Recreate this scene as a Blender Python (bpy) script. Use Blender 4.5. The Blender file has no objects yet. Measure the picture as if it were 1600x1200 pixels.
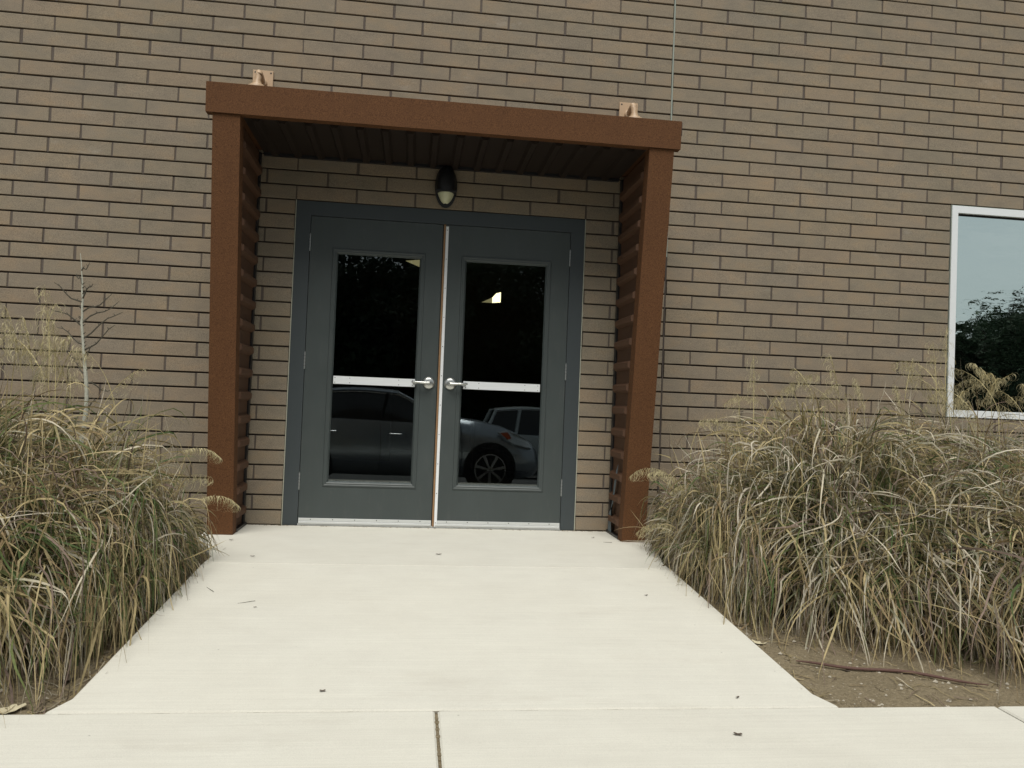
import bpy, math, random
import numpy as np
from mathutils import Vector, Matrix
random.seed(7); rng = np.random.default_rng(11)
IN = 0.0254
scene = bpy.context.scene
COL = scene.collection

# ------------------------------------------------------------------ camera
CAM = np.array([0.84064, -5.65146, 0.88592])
AX = np.array([[0.9914549, -0.1244623, 0.0390670], [0.0418512, 0.0198335, -0.9989270], [0.1235539, 0.9920261, 0.0248730]])
cd = bpy.data.cameras.new('camera'); cam = bpy.data.objects.new('camera', cd); COL.objects.link(cam)
cd.sensor_width = 36; cd.lens = 36 * 1255.42 / 1600; cd.clip_start = 0.05; cd.clip_end = 2000
M = Matrix([[AX[0][0], -AX[1][0], -AX[2][0], CAM[0]], [AX[0][1], -AX[1][1], -AX[2][1], CAM[1]],
            [AX[0][2], -AX[1][2], -AX[2][2], CAM[2]], [0, 0, 0, 1]])
cam.matrix_world = M
scene.camera = cam

def project(P):
    q = AX @ (np.asarray(P, float) - CAM)
    return 800 + 1255.42 * q[0] / q[2], 600 + 1255.42 * q[1] / q[2]

# ------------------------------------------------------------------ sky, sun, exposure
SUN_EL, SUN_AZ = math.radians(57), math.radians(188)     # soft daylight from in front of the facade
w = bpy.data.worlds.new('World'); scene.world = w; w.use_nodes = True
nt = w.node_tree; nt.nodes.clear()
sky = nt.nodes.new('ShaderNodeTexSky'); sky.sky_type = 'NISHITA'; sky.sun_disc = False
sky.sun_elevation = SUN_EL; sky.sun_rotation = SUN_AZ; sky.dust_density = 3; sky.air_density = 1.0
tc = nt.nodes.new('ShaderNodeTexCoord'); mp = nt.nodes.new('ShaderNodeMapping'); mp.inputs['Scale'].default_value = (1, 1, 3.5)
nz = nt.nodes.new('ShaderNodeTexNoise'); nz.inputs['Scale'].default_value = 2.2; nz.inputs['Detail'].default_value = 5; nz.inputs['Roughness'].default_value = .5
cr = nt.nodes.new('ShaderNodeValToRGB')
cr.color_ramp.elements[0].position = .3; cr.color_ramp.elements[0].color = (2.7, 3.1, 3.2, 1)
cr.color_ramp.elements[1].position = .7; cr.color_ramp.elements[1].color = (4.9, 5.0, 4.9, 1)
mx = nt.nodes.new('ShaderNodeMix'); mx.data_type = 'RGBA'; mx.inputs[0].default_value = .9
bg = nt.nodes.new('ShaderNodeBackground'); bg.inputs['Strength'].default_value = 0.05
wo = nt.nodes.new('ShaderNodeOutputWorld'); L = nt.links.new
L(tc.outputs['Generated'], mp.inputs[0]); L(mp.outputs[0], nz.inputs['Vector']); L(nz.outputs['Fac'], cr.inputs[0])
L(sky.outputs[0], mx.inputs[6]); L(cr.outputs[0], mx.inputs[7]); L(mx.outputs[2], bg.inputs['Color']); L(bg.outputs[0], wo.inputs[0])
sd = bpy.data.lights.new('sun', 'SUN'); sd.energy = 1.5; sd.angle = math.radians(38); sd.color = (1, .97, .9)
so = bpy.data.objects.new('sun', sd); COL.objects.link(so)
dv = Vector((math.cos(SUN_EL) * math.sin(SUN_AZ), math.cos(SUN_EL) * math.cos(SUN_AZ), math.sin(SUN_EL)))
so.rotation_euler = dv.to_track_quat('Z', 'Y').to_euler(); so.location = (0, -8, 12)
scene.view_settings.view_transform = 'Standard'; scene.view_settings.look = 'None'
scene.view_settings.exposure = 1.1; scene.view_settings.gamma = 1; scene.view_settings.use_curve_mapping = False

# ------------------------------------------------------------------ node materials
class N:
    def __init__(s, name):
        s.m = bpy.data.materials.new(name); s.m.use_nodes = True; s.t = s.m.node_tree; s.t.nodes.clear()
        s.out = s.t.nodes.new('ShaderNodeOutputMaterial')
    def n(s, ty, **kw):
        x = s.t.nodes.new('ShaderNode' + ty)
        for k, v in kw.items():
            if k in x.inputs: x.inputs[k].default_value = v
            else: setattr(x, k, v)
        return x
    def l(s, a, b): s.t.links.new(a, b)
    def pos(s, scale=(1, 1, 1), obj=False):
        if obj: src = s.n('TexCoord').outputs['Object']
        else: src = s.n('NewGeometry').outputs['Position']
        mp = s.n('Mapping'); mp.inputs['Scale'].default_value = scale; s.l(src, mp.inputs[0]); return mp.outputs[0]
    def noise(s, v, scale, detail=3, rough=.55):
        x = s.n('TexNoise', Scale=scale, Detail=detail, Roughness=rough); s.l(v, x.inputs['Vector']); return x.outputs['Fac']
    def ramp(s, f, stops):
        x = s.n('ValToRGB'); e = x.color_ramp.elements
        while len(e) < len(stops): e.new(.5)
        for q, (p, c) in zip(e, stops):
            q.position = p; q.color = (*c, 1) if isinstance(c, (tuple, list)) else (c, c, c, 1)
        s.l(f, x.inputs[0]); return x.outputs[0]
    def mix(s, f, a, b, mode='MIX'):
        x = s.n('Mix', data_type='RGBA', blend_type=mode)
        for i, v in ((0, f), (6, a), (7, b)):
            if hasattr(v, 'links'): s.l(v, x.inputs[i])
            else: x.inputs[i].default_value = v if i == 0 else (*v, 1)
        return x.outputs[2]
    def math(s, op, a, b=0.0, c=0.0):
        x = s.n('Math', operation=op)
        for i, v in enumerate((a, b, c)):
            if hasattr(v, 'links'): s.l(v, x.inputs[i])
            else: x.inputs[i].default_value = v
        return x.outputs[0]
    def bump(s, h, strength=.3, dist=.01):
        x = s.n('Bump', Strength=strength, Distance=dist); s.l(h, x.inputs['Height']); return x.outputs[0]
    def done(s, color, rough=.7, metal=0, bump=None, spec=.5, coat=0):
        b = s.n('BsdfPrincipled')
        for k, v in (('Base Color', color), ('Roughness', rough), ('Metallic', metal), ('Specular IOR Level', spec), ('Coat Weight', coat)):
            if hasattr(v, 'links'): s.l(v, b.inputs[k])
            else: b.inputs[k].default_value = (*v, 1) if isinstance(v, tuple) else v
        if bump is not None: s.l(bump, b.inputs['Normal'])
        s.l(b.outputs[0], s.out.inputs[0]); return s.m

def mul(c, k): return tuple(min(1, x * k) for x in c)

def plain(name, c, rough=.6, metal=0, var=.18, scale=14, grain=200, bs=.08, bd=.002, spec=.5, coat=0, stretch=(1, 1, 1), obj=False):
    k = N(name); v = k.pos(stretch, obj)
    f = k.noise(v, scale, 5, .6); g = k.noise(v, grain, 2)
    a = k.mix(f, mul(c, 1 - var), mul(c, 1 + var)); a = k.mix(.35, a, k.mix(g, mul(c, 1 - var * 1.3), mul(c, 1 + var * 1.3)))
    return k.done(a, rough, metal, k.bump(g, bs, bd), spec, coat)

def brick_material():
    k = N('brick_face'); g = k.n('NewGeometry'); sx = k.n('SeparateXYZ'); k.l(g.outputs['Position'], sx.inputs[0])
    kk = k.math('FLOOR', k.math('DIVIDE', sx.outputs['Z'], 4 * IN))
    par = k.math('MULTIPLY', k.math('FLOORED_MODULO', kk, 2), 8 * IN)
    cc = k.math('FLOOR', k.math('DIVIDE', k.math('SUBTRACT', sx.outputs['X'], par), 16 * IN))
    cx = k.n('CombineXYZ'); k.l(cc, cx.inputs[0]); k.l(kk, cx.inputs[1])
    wn = k.n('TexWhiteNoise', noise_dimensions='2D'); k.l(cx.outputs[0], wn.inputs['Vector'])
    v = k.pos()
    base = k.ramp(wn.outputs['Value'], [(0, (.240, .206, .156)), (.3, (.254, .213, .158)), (.6, (.249, .212, .162)), (.85, (.262, .213, .156)), (1, (.243, .209, .163))])
    big = k.noise(v, 1.1, 4, .6)
    base = k.mix(1.0, base, k.ramp(big, [(.3, (.90, .92, .91)), (.5, (1, .985, .98)), (.7, (1.08, 1.04, .98))]), 'MULTIPLY')
    # offset the in-brick mottling by the brick's own random so that neighbours differ
    vm = k.n('VectorMath', operation='ADD'); k.l(v, vm.inputs[0]); k.l(wn.outputs['Color'], vm.inputs[1])
    sc = k.n('VectorMath', operation='MULTIPLY'); k.l(vm.outputs[0], sc.inputs[0]); sc.inputs[1].default_value = (1, 1, 1.8)
    mid = k.noise(sc.outputs[0], 6.5, 4, .6)
    base = k.mix(1.0, base, k.ramp(mid, [(.28, (.88, .89, .91)), (.5, (1, 1, 1)), (.75, (1.12, 1.05, .97))]), 'MULTIPLY')
    gr = k.noise(v, 230, 3, .75)
    base = k.mix(1.0, base, k.ramp(gr, [(.25, .52), (.5, 1.0), (.78, 1.42)]), 'MULTIPLY')
    vo = k.n('TexVoronoi', Scale=95.0); k.l(v, vo.inputs['Vector'])
    spot = k.ramp(vo.outputs['Distance'], [(.06, .55), (.12, 1.0)])
    base = k.mix(k.math('MULTIPLY', k.ramp(k.noise(v, 9, 2), [(.5, 0.0), (.62, 1.0)]), .6), base, k.mix(1, base, spot, 'MULTIPLY'))
    # lime bloom, thin and patchy
    ef = k.math('MULTIPLY', k.ramp(k.noise(k.pos((1, 1, 2.2)), 3.2, 6, .72), [(.60, 0.0), (.80, 1.0)]), .36)
    base = k.mix(ef, base, (.44, .42, .38))
    h = k.math('ADD', k.math('MULTIPLY', gr, .6), k.math('MULTIPLY', mid, .8))
    return k.done(base, .93, 0, k.bump(h, .5, .0035), .25)

def concrete_material():
    k = N('broom_concrete'); v = k.pos()
    b = k.mix(k.noise(v, .9, 4, .6), (.66, .64, .565), (.65, .64, .585))
    b = k.mix(1, b, k.ramp(k.noise(v, 3.5, 6, .7), [(.3, (.955, .95, .94)), (.7, (1.03, 1.03, 1.02))]), 'MULTIPLY')
    st = k.noise(k.pos((.5, 26, 1)), 5, 4, .6)
    b = k.mix(1, b, k.ramp(st, [(.3, .955), (.7, 1.035)]), 'MULTIPLY')
    sp = k.noise(v, 260, 2, .7)
    b = k.mix(1, b, k.ramp(sp, [(.25, .90), (.5, 1.0), (.8, 1.07)]), 'MULTIPLY')
    vo = k.n('TexVoronoi', Scale=7.0); k.l(v, vo.inputs['Vector'])
    pit = k.ramp(vo.outputs['Distance'], [(.015, .45), (.03, 1.0)])
    b = k.mix(.7, b, k.mix(1, b, pit, 'MULTIPLY'))
    wv = k.noise(k.pos((1, 3.2, 1)), 1.3, 7, .75)     # faint damp marks
    b = k.mix(k.math('MULTIPLY', k.ramp(wv, [(.56, 0.0), (.72, 1.0)]), .30), b, (.50, .465, .40))
    h = k.math('ADD', k.math('MULTIPLY', st, .7), k.math('MULTIPLY', sp, .5))
    return k.done(b, .88, 0, k.bump(h, .35, .003), .3)

def rust_material():
    k = N('rust_brown_metal'); v = k.pos()
    b = k.mix(k.noise(v, 2.4, 5, .6), (.100, .045, .0185), (.128, .058, .025))
    s1 = k.noise(v, 170, 3, .75)
    b = k.mix(1, b, k.ramp(s1, [(.3, (.40, .38, .40)), (.5, (1, 1, 1)), (.72, (1.4, 1.37, 1.35))]), 'MULTIPLY')
    b = k.mix(k.math('MULTIPLY', k.ramp(k.noise(v, 60, 4, .7), [(.55, 0.0), (.7, 1.0)]), .45), b, (.10, .043, .022))
    b = k.mix(k.math('MULTIPLY', k.ramp(k.noise(k.pos((8, 8, .7)), 3, 4), [(.50, 0.0), (.75, 1.0)]), .30), b, (.085, .038, .018))
    return k.done(b, .8, 0, k.bump(s1, .3, .0015), .2)

def soil_material():
    k = N('bare_soil'); v = k.pos()
    b = k.mix(k.noise(v, 2.2, 6, .7), (.165, .13, .08), (.30, .25, .165))
    g = k.noise(v, 75, 5, .75)
    b = k.mix(1, b, k.ramp(g, [(.25, .55), (.5, 1.0), (.75, 1.4)]), 'MULTIPLY')
    b = k.mix(k.math('MULTIPLY', k.ramp(k.noise(v, 140, 1), [(.68, 0.0), (.72, 1.0)]), .7), b, (.42, .36, .27))
    return k.done(b, .97, 0, k.bump(g, .9, .012), .2)

def asphalt_material():
    k = N('asphalt'); v = k.pos(); g = k.noise(v, 120, 3, .7)
    b = k.mix(g, (.03, .031, .032), (.09, .09, .088)); b = k.mix(1, b, k.ramp(k.noise(v, .6, 4), [(.3, .8), (.7, 1.2)]), 'MULTIPLY')
    return k.done(b, .9, 0, k.bump(g, .4, .004), .3)

def glass_material(name, tint, refl, base, gain, wave=0):
    k = N(name); tr = k.n('BsdfTransparent'); tr.inputs[0].default_value = (*tint, 1)
    gl = k.n('BsdfGlossy'); gl.inputs[0].default_value = (*refl, 1); gl.inputs['Roughness'].default_value = .0
    fr = k.n('Fresnel', IOR=1.5); f = k.math('MINIMUM', k.math('ADD', k.math('MULTIPLY', fr.outputs[0], gain), base), 1.0)
    if wave:
        nb = k.bump(k.noise(k.pos((1, 1, 2.5)), 2.6, 3, .5), 1.0, wave); k.l(nb, gl.inputs['Normal'])
    m_ = k.n('MixShader'); k.l(f, m_.inputs[0]); k.l(tr.outputs[0], m_.inputs[1]); k.l(gl.outputs[0], m_.inputs[2])
    k.l(m_.outputs[0], k.out.inputs[0]); return k.m

def tinted(name, rough=.75, trans=.25, gain=1.0):
    """foliage: colour stored per blade; some light passes through"""
    k = N(name); a = k.n('Attribute', attribute_name='tint'); v = k.pos()
    c = k.mix(1, a.outputs['Color'], k.ramp(k.noise(v, 60, 3, .7), [(.25, .74 * gain), (.75, 1.25 * gain)]), 'MULTIPLY')
    b = k.n('BsdfPrincipled', Roughness=rough); k.l(c, b.inputs['Base Color']); b.inputs['Specular IOR Level'].default_value = .25
    t = k.n('BsdfTranslucent'); k.l(c, t.inputs[0])
    m_ = k.n('MixShader'); m_.inputs[0].default_value = trans; k.l(b.outputs[0], m_.inputs[1]); k.l(t.outputs[0], m_.inputs[2])
    k.l(m_.outputs[0], k.out.inputs[0]); return k.m

def door_paint(name, c):
    k = N(name); v = k.pos(); b = k.mix(k.noise(k.pos((2.2, 1, .7)), 3.0, 5, .6), mul(c, .86), mul(c, 1.12))
    sm = k.math('MULTIPLY', k.ramp(k.noise(k.pos((5, 1, 1.2)), 4, 6, .75), [(.55, 0.0), (.75, 1.0)]), .35); b = k.mix(sm, b, (.10, .105, .098))
    g = k.noise(v, 240, 2); r_ = k.math('ADD', k.math('MULTIPLY', k.noise(v, 7, 4), .3), .28)
    return k.done(b, r_, 0, k.bump(g, .12, .0008), .5)

def emit(name, c, s):
    k = N(name); e = k.n('Emission', Strength=s); e.inputs[0].default_value = (*c, 1); k.l(e.outputs[0], k.out.inputs[0]); return k.m

MT = dict(
    brick=brick_material(), concrete=concrete_material(), rust=rust_material(), soil=soil_material(), asphalt=asphalt_material(),
    joint_dirt=plain('joint_dirt', (.20, .18, .14), .95, var=.5, scale=16, grain=90, bs=.6, bd=.004),
    bed_mortar=plain('raked_mortar', (.072, .058, .050), .97, grain=150, bs=.5, bd=.004, var=.3),
    head_mortar=plain('head_joint_mortar', (.105, .085, .071), .95, grain=140, bs=.5, bd=.004, var=.35, scale=5),
    caulk=plain('green_grey_sealant', (.27, .30, .26), .7, var=.3, scale=9),
    frame_caulk=plain('cream_sealant', (.42, .42, .34), .6, var=.35, scale=9),
    door=door_paint('slate_door_paint', (.054, .066, .066)),
    frame=plain('slate_frame_paint', (.045, .056, .061), .45, var=.10, scale=3.5, grain=260, bs=.12, bd=.0008, spec=.55),
    gap=plain('dark_gap', (.01, .01, .01), .9),
    alu=plain('mill_aluminium', (.66, .68, .68), .38, .35, var=.08, grain=160, stretch=(1, 1, 1)),
    white=plain('white_painted_metal', (.74, .77, .79), .4, 0, var=.05, scale=4),
    strip=plain('white_astragal_paint', (.80, .82, .84), .35, 0, var=.06),
    wood=plain('weathered_brown_edge', (.27, .155, .075), .7, 0, var=.4, scale=30),
    satin=plain('satin_chrome', (.62, .63, .61), .28, .9, var=.05),
    hinge=plain('hinge_steel', (.40, .42, .42), .35, .6, var=.3, scale=60),
    screw=plain('dark_screw', (.05, .05, .05), .5, .5),
    panel=plain('ribbed_brown_metal', (.088, .041, .020), .68, 0, var=.25, scale=5, spec=.5),
    soffit=plain('shade_darkened_brown_metal', (.020, .0125, .0085), .7, 0, spec=.3, var=.25, scale=4),  # brown metal, colour taken near black for the shade under the canopy
    tan=plain('tan_fixture_paint', (.47, .33, .21), .42, 0, var=.12, scale=18),
    black=plain('black_fixture', (.016, .016, .018), .45, 0, var=.2),
    lens=plain('cream_lens', (.62, .62, .42), .3, 0, var=.18, scale=26),
    blue=plain('blue_grey_primer', (.105, .135, .155), .6, var=.3),
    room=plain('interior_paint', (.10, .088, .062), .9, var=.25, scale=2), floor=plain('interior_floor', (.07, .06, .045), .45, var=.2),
    roof=plain('roof_membrane', (.35, .34, .32), .9),
    door_glass=glass_material('door_glass', (.66, .70, .68), (.86, .93, .96), .062, 1.25),
    win_glass=glass_material('reflective_window_glass', (.32, .40, .39), (.88, 1.0, .965), .93, .5, .0016),
    blade=tinted('grass_blade', .7, .25, 1.08), plume=tinted('seed_plume', .8, .3, 1.25), leaf=tinted('tree_leaf', .95, .12, .65),
    bark=plain('dark_bark', (.07, .055, .04), .95, var=.4, scale=20, bs=.8, bd=.02),
    pale_bark=plain('pale_lichen_bark', (.42, .42, .35), .9, var=.6, scale=38, grain=120, bs=.5, bd=.003),
    twig=plain('dark_twig', (.075, .068, .05), .9, var=.4),
    rebar=plain('rusty_rod', (.11, .058, .045), .8, var=.4, scale=24, bs=.5, bd=.003),
    dryleaf=plain('dry_leaf', (.58, .52, .36), .8, var=.2, scale=30), darkleaf=plain('dark_leaf_scrap', (.10, .075, .055), .9, var=.4, scale=90),
    pebble=plain('pebbles', (.40, .36, .29), .85, var=.5, scale=40), straw=tinted('straw_litter', .85, .1),
    silver=plain('silver_car_paint', (.40, .44, .49), .25, .55, var=.03, coat=.6), white_car=plain('pale_car_paint', (.52, .57, .58), .3, .25, var=.03, coat=.6),
    tyre=plain('tyre_rubber', (.02, .02, .02), .85), rim=plain('alloy_rim', (.30, .30, .31), .3, .8), carglass=plain('dark_car_glass', (.012, .014, .016), .06, 0, var=.05, bs=0, spec=.6),
    trim=plain('bright_trim', (.7, .7, .7), .2, .9), lamp=plain('clear_headlamp', (.6, .63, .65), .12, .4), orange=plain('amber_lens', (.5, .1, .04), .2),
    curb=plain('curb_concrete', (.46, .44, .38), .9, var=.15),
    glow=emit('lit_lamp', (1, .80, .48), 2.6), glow_dim=emit('lamp_side_glow', (1, .82, .42), .22))

# ------------------------------------------------------------------ mesh builder
class MB:
    def __init__(s): s.v = []; s.f = []
    def add(s, vs, fs):
        b = len(s.v); s.v += [tuple(map(float, p)) for p in vs]; s.f += [tuple(b + i for i in f) for f in fs]; return s
    def box(s, x0, x1, y0, y1, z0, z1, bev=0):
        if bev <= 0:
            s.add([(x0, y0, z0), (x1, y0, z0), (x1, y1, z0), (x0, y1, z0), (x0, y0, z1), (x1, y0, z1), (x1, y1, z1), (x0, y1, z1)],
                  [(0, 3, 2, 1), (4, 5, 6, 7), (0, 1, 5, 4), (1, 2, 6, 5), (2, 3, 7, 6), (3, 0, 4, 7)])
        else:   # front face (y0) and its edges chamfered
            b = bev
            s.add([(x0 + b, y0, z0 + b), (x1 - b, y0, z0 + b), (x1 - b, y0, z1 - b), (x0 + b, y0, z1 - b),
                   (x0, y0 + b, z0), (x1, y0 + b, z0), (x1, y0 + b, z1), (x0, y0 + b, z1),
                   (x0, y1, z0), (x1, y1, z0), (x1, y1, z1), (x0, y1, z1)],
                  [(0, 1, 2, 3), (4, 5, 1, 0), (5, 6, 2, 1), (6, 7, 3, 2), (7, 4, 0, 3), (8, 9, 5, 4), (9, 10, 6, 5), (10, 11, 7, 6), (11, 8, 4, 7), (11, 10, 9, 8)])
        return s
    def prism(s, poly, axis, a, b):
        """extrude a 2-D polygon (in the other two axes) from a to b along axis"""
        n = len(poly)
        def P(q, t):
            return {'x': (t, q[0], q[1]), 'y': (q[0], t, q[1]), 'z': (q[0], q[1], t)}[axis]
        return s.add([P(q, a) for q in poly] + [P(q, b) for q in poly],
                     [tuple(range(n)), tuple(range(2 * n - 1, n - 1, -1))] + [(i, n + i, n + (i + 1) % n, (i + 1) % n) for i in range(n)])
    def tube(s, pts, rad, n=8, cap=True):
        pts = [Vector(p) for p in pts]; rad = rad if isinstance(rad, (list, tuple)) else [rad] * len(pts)
        vs = []; up = Vector((0.13, .21, 1)).normalized()
        for i, p in enumerate(pts):
            d = (pts[min(i + 1, len(pts) - 1)] - pts[max(i - 1, 0)]).normalized()
            a = d.cross(up)
            if a.length < 1e-3: a = d.cross(Vector((1, 0, 0)))
            a.normalize(); b = d.cross(a)
            for j in range(n):
                t = 2 * math.pi * j / n; vs.append(p + (a * math.cos(t) + b * math.sin(t)) * rad[i])
        fs = [(i * n + j, i * n + (j + 1) % n, (i + 1) * n + (j + 1) % n, (i + 1) * n + j) for i in range(len(pts) - 1) for j in range(n)]
        if cap: fs += [tuple(range(n - 1, -1, -1)), tuple(range((len(pts) - 1) * n, len(pts) * n))]
        return s.add(vs, fs)
    def lathe(s, prof, c, axis='y', n=28, sx=1, sz=1):
        """prof: (radius, along-axis) pairs round c; ends closed"""
        vs = []
        for r, h in prof:
            for j in range(n):
                t = 2 * math.pi * j / n; a, b = r * math.cos(t) * sx, r * math.sin(t) * sz
                vs.append({'y': (c[0] + a, c[1] + h, c[2] + b), 'z': (c[0] + a, c[1] + b, c[2] + h), 'x': (c[0] + h, c[1] + a, c[2] + b)}[axis])
        fs = [(i * n + j, i * n + (j + 1) % n, (i + 1) * n + (j + 1) % n, (i + 1) * n + j) for i in range(len(prof) - 1) for j in range(n)]
        fs += [tuple(range(n - 1, -1, -1)), tuple(range((len(prof) - 1) * n, len(prof) * n))]
        return s.add(vs, fs)
    def mesh(s, name, m, smooth=False):
        me = bpy.data.meshes.new(name); me.from_pydata(s.v, [], s.f); me.materials.append(m); me.update()
        import bmesh
        bm = bmesh.new(); bm.from_mesh(me); bmesh.ops.recalc_face_normals(bm, faces=bm.faces); bm.to_mesh(me); bm.free()
        if smooth: me.shade_smooth(); me.set_sharp_from_angle(angle=math.radians(38))
        return me
    def build(s, name, m, parent=None, smooth=False, loc=None, **p):
        return link(name, s.mesh(name, m, smooth), parent, loc, **p)

def link(name, data, parent=None, loc=None, rot=None, **p):
    o = bpy.data.objects.new(name, data); COL.objects.link(o)
    if loc: o.location = loc
    if rot: o.rotation_euler = rot
    if parent: o.parent = parent
    for k_, v in p.items():
        if v: o[k_] = v
    return o

def thing(name, label, cat, loc=(0, 0, 0), group=None): return link(name, None, None, loc, label=label, category=cat, group=group)

def copy_tree(src, parent=None):
    c = src.copy(); COL.objects.link(c)
    if parent: c.parent = parent
    for ch in list(src.children): copy_tree(ch, c)
    return c

def quick_mesh(name, verts, faces, mat, col=None, smooth=False):
    """large foliage meshes from numpy arrays; faces all of the same size"""
    me = bpy.data.meshes.new(name); nv, nf, k = len(verts), len(faces), faces.shape[1]
    me.vertices.add(nv); me.vertices.foreach_set('co', verts.astype(np.float32).ravel())
    me.loops.add(nf * k); me.loops.foreach_set('vertex_index', faces.astype(np.int32).ravel())
    me.polygons.add(nf); me.polygons.foreach_set('loop_start', np.arange(0, nf * k, k, dtype=np.int32))
    me.update(calc_edges=True); me.validate()
    if col is not None:
        a = me.color_attributes.new('tint', 'FLOAT_COLOR', 'POINT')
        a.data.foreach_set('color', np.hstack([col, np.ones((nv, 1))]).astype(np.float32).ravel())
    me.materials.append(mat)
    if smooth: me.shade_smooth()
    return me

# ------------------------------------------------------------------ ground
RAMP_Y, S = -1.29, .07
def gz(x, y):
    """height of the paving"""
    if y > RAMP_Y: return 0.0
    if y > -3.0: return S * (y - RAMP_Y)
    if y > -4.55: return S * (-3.0 - RAMP_Y) + .02 * (y + 3.0)
    return -0.30 + .07 * (y + 4.55) if y > -24 else -0.30 + .07 * (-24 + 4.55)

def bump_noise(x, y):
    return (math.sin(x * 5.1 + y * 2.3) + math.sin(x * 11.7 - y * 9.1 + 1) * .6 + math.sin(x * 23 + y * 19) * .35 + math.sin(x * 3.1 - y * 13.3) * .5) * .008
def bed_z(x, y): return gz(x, y) - .038 + bump_noise(x, y)

def grid_sheet(name, xs, ys, zf, m, **p):
    b = MB(); nx = len(xs)
    b.v = [(x, y, zf(x, y)) for y in ys for x in xs]
    b.f = [(j * nx + i, j * nx + i + 1, (j + 1) * nx + i + 1, (j + 1) * nx + i) for j in range(len(ys) - 1) for i in range(nx - 1)]
    return b.build(name, m, None, True, **p)
lin = lambda a, b, n: [a + (b - a) * i / (n - 1) for i in range(n)]
grid_sheet('planting_bed', lin(-9, 12, 260), lin(-3.06, -.001, 50), bed_z, MT['soil'], kind='structure')
def lot_z(x, y): return -0.30 + .07 * (max(y, -24) + 4.7)
grid_sheet('parking_lot', [-400, -60, -20, 30, 80, 400], [-600, -60, -24, -20, -15, -10, -4.7], lot_z, MT['asphalt'], kind='structure')
b = MB(); b.box(-400, -9.0, -4.7, 300, -.6, -.32); b.box(12, 400, -4.7, 300, -.6, -.32); b.box(-9.0, 12, 12.6, 300, -.6, -.32)
b.build('ground', MT['soil'], kind='structure')

def slab(poly, name, parent, thick=.12, lift=0):
    """paving slab: flat-topped polygon that follows gz, with a small worn edge"""
    b = MB(); n = len(poly); cx = sum(p[0] for p in poly) / n; cy = sum(p[1] for p in poly) / n
    e = .006
    def ins(p):
        dx, dy = cx - p[0], cy - p[1]; d = math.hypot(dx, dy); return (p[0] + dx / d * e * 1.4, p[1] + dy / d * e * 1.4)
    z = [gz(0, min(max(p[1], -99), 0)) + lift for p in poly]
    top = [(*ins(p), zz) for p, zz in zip(poly, z)]; mid = [(p[0], p[1], zz - e) for p, zz in zip(poly, z)]; bot = [(p[0], p[1], zz - thick) for p, zz in zip(poly, z)]
    b.add(top + mid + bot, [tuple(range(n))] + [(i, (i + 1) % n, n + (i + 1) % n, n + i) for i in range(n)] + [(n + i, n + (i + 1) % n, 2 * n + (i + 1) % n, 2 * n + i) for i in range(n)])
    return b.build(name, MT['concrete'], parent)
path = link('entrance_path', None, kind='structure')
slab([(-.43, -.002), (-.43, -.52), (-.36, -.70), (-.2, -1.10), (-.2, -1.287), (2.32, -1.287), (2.33, -1.12), (2.385, -.86), (2.46, -.52), (2.47, -.002)], 'landing_slab', path)
slab([(-.2, -1.291), (-.2, -2.9), (-.24, -2.9955), (2.36, -2.9955), (2.32, -2.9), (2.32, -1.291)], 'ramp_slab', path)
ra0 = random.Random(9)
b = MB(); rg = random.Random(31)
for q in range(520):
    x_ = rg.uniform(-.41, 2.44); d_ = rg.random() ** 2 * .03
    if 0.1 < x_ < 1.93 and rg.random() < .6: continue
    y_ = -.004 - d_; s_ = rg.uniform(.001, .004)
    b.add([(x_ - s_ * 2, y_, 0.0005), (x_ + s_ * 2, y_ - s_, .0005), (x_ + s_, y_ + s_, .0005), (x_, y_, s_)], [(0, 1, 3), (1, 2, 3), (2, 0, 3), (0, 2, 1)])
b.build('wall_foot_grit', MT['soil'], path, kind='stuff')
walk = link('sidewalk', None, kind='structure')
for x0, x1 in ((-6.86, -4.91), (-4.90, -2.95), (-2.935, -.985), (-.975, .9585), (.9685, 2.945), (2.957, 4.90), (4.912, 6.86)):
    slab([(x0, -3.0075), (x0, -4.54), (x1, -4.54), (x1, -3.0075)], 'sidewalk_slab', walk)
b = MB()
for q in range(90):
    y_ = -3.01 - q * .017; b.box(.955, .972, y_ - .0172, y_, -.3, gz(0, y_) - .004 - .010 * ra0.random())
b.build('joint_grit', MT['soil'], walk)
b = MB()
for q in range(130):
    x_ = -.2 + q * .0195; b.box(x_, x_ + .0195, -3.0085, -2.994, -.3, gz(0, -3) - .0055 - .0025 * abs(math.sin(q * .21)))
b.build('joint_grit', MT['joint_dirt'], walk)
MB().box(-9, 12, -4.70, -4.545, -.45, -.153).build('curb', MT['curb'], None, kind='structure')

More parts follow.
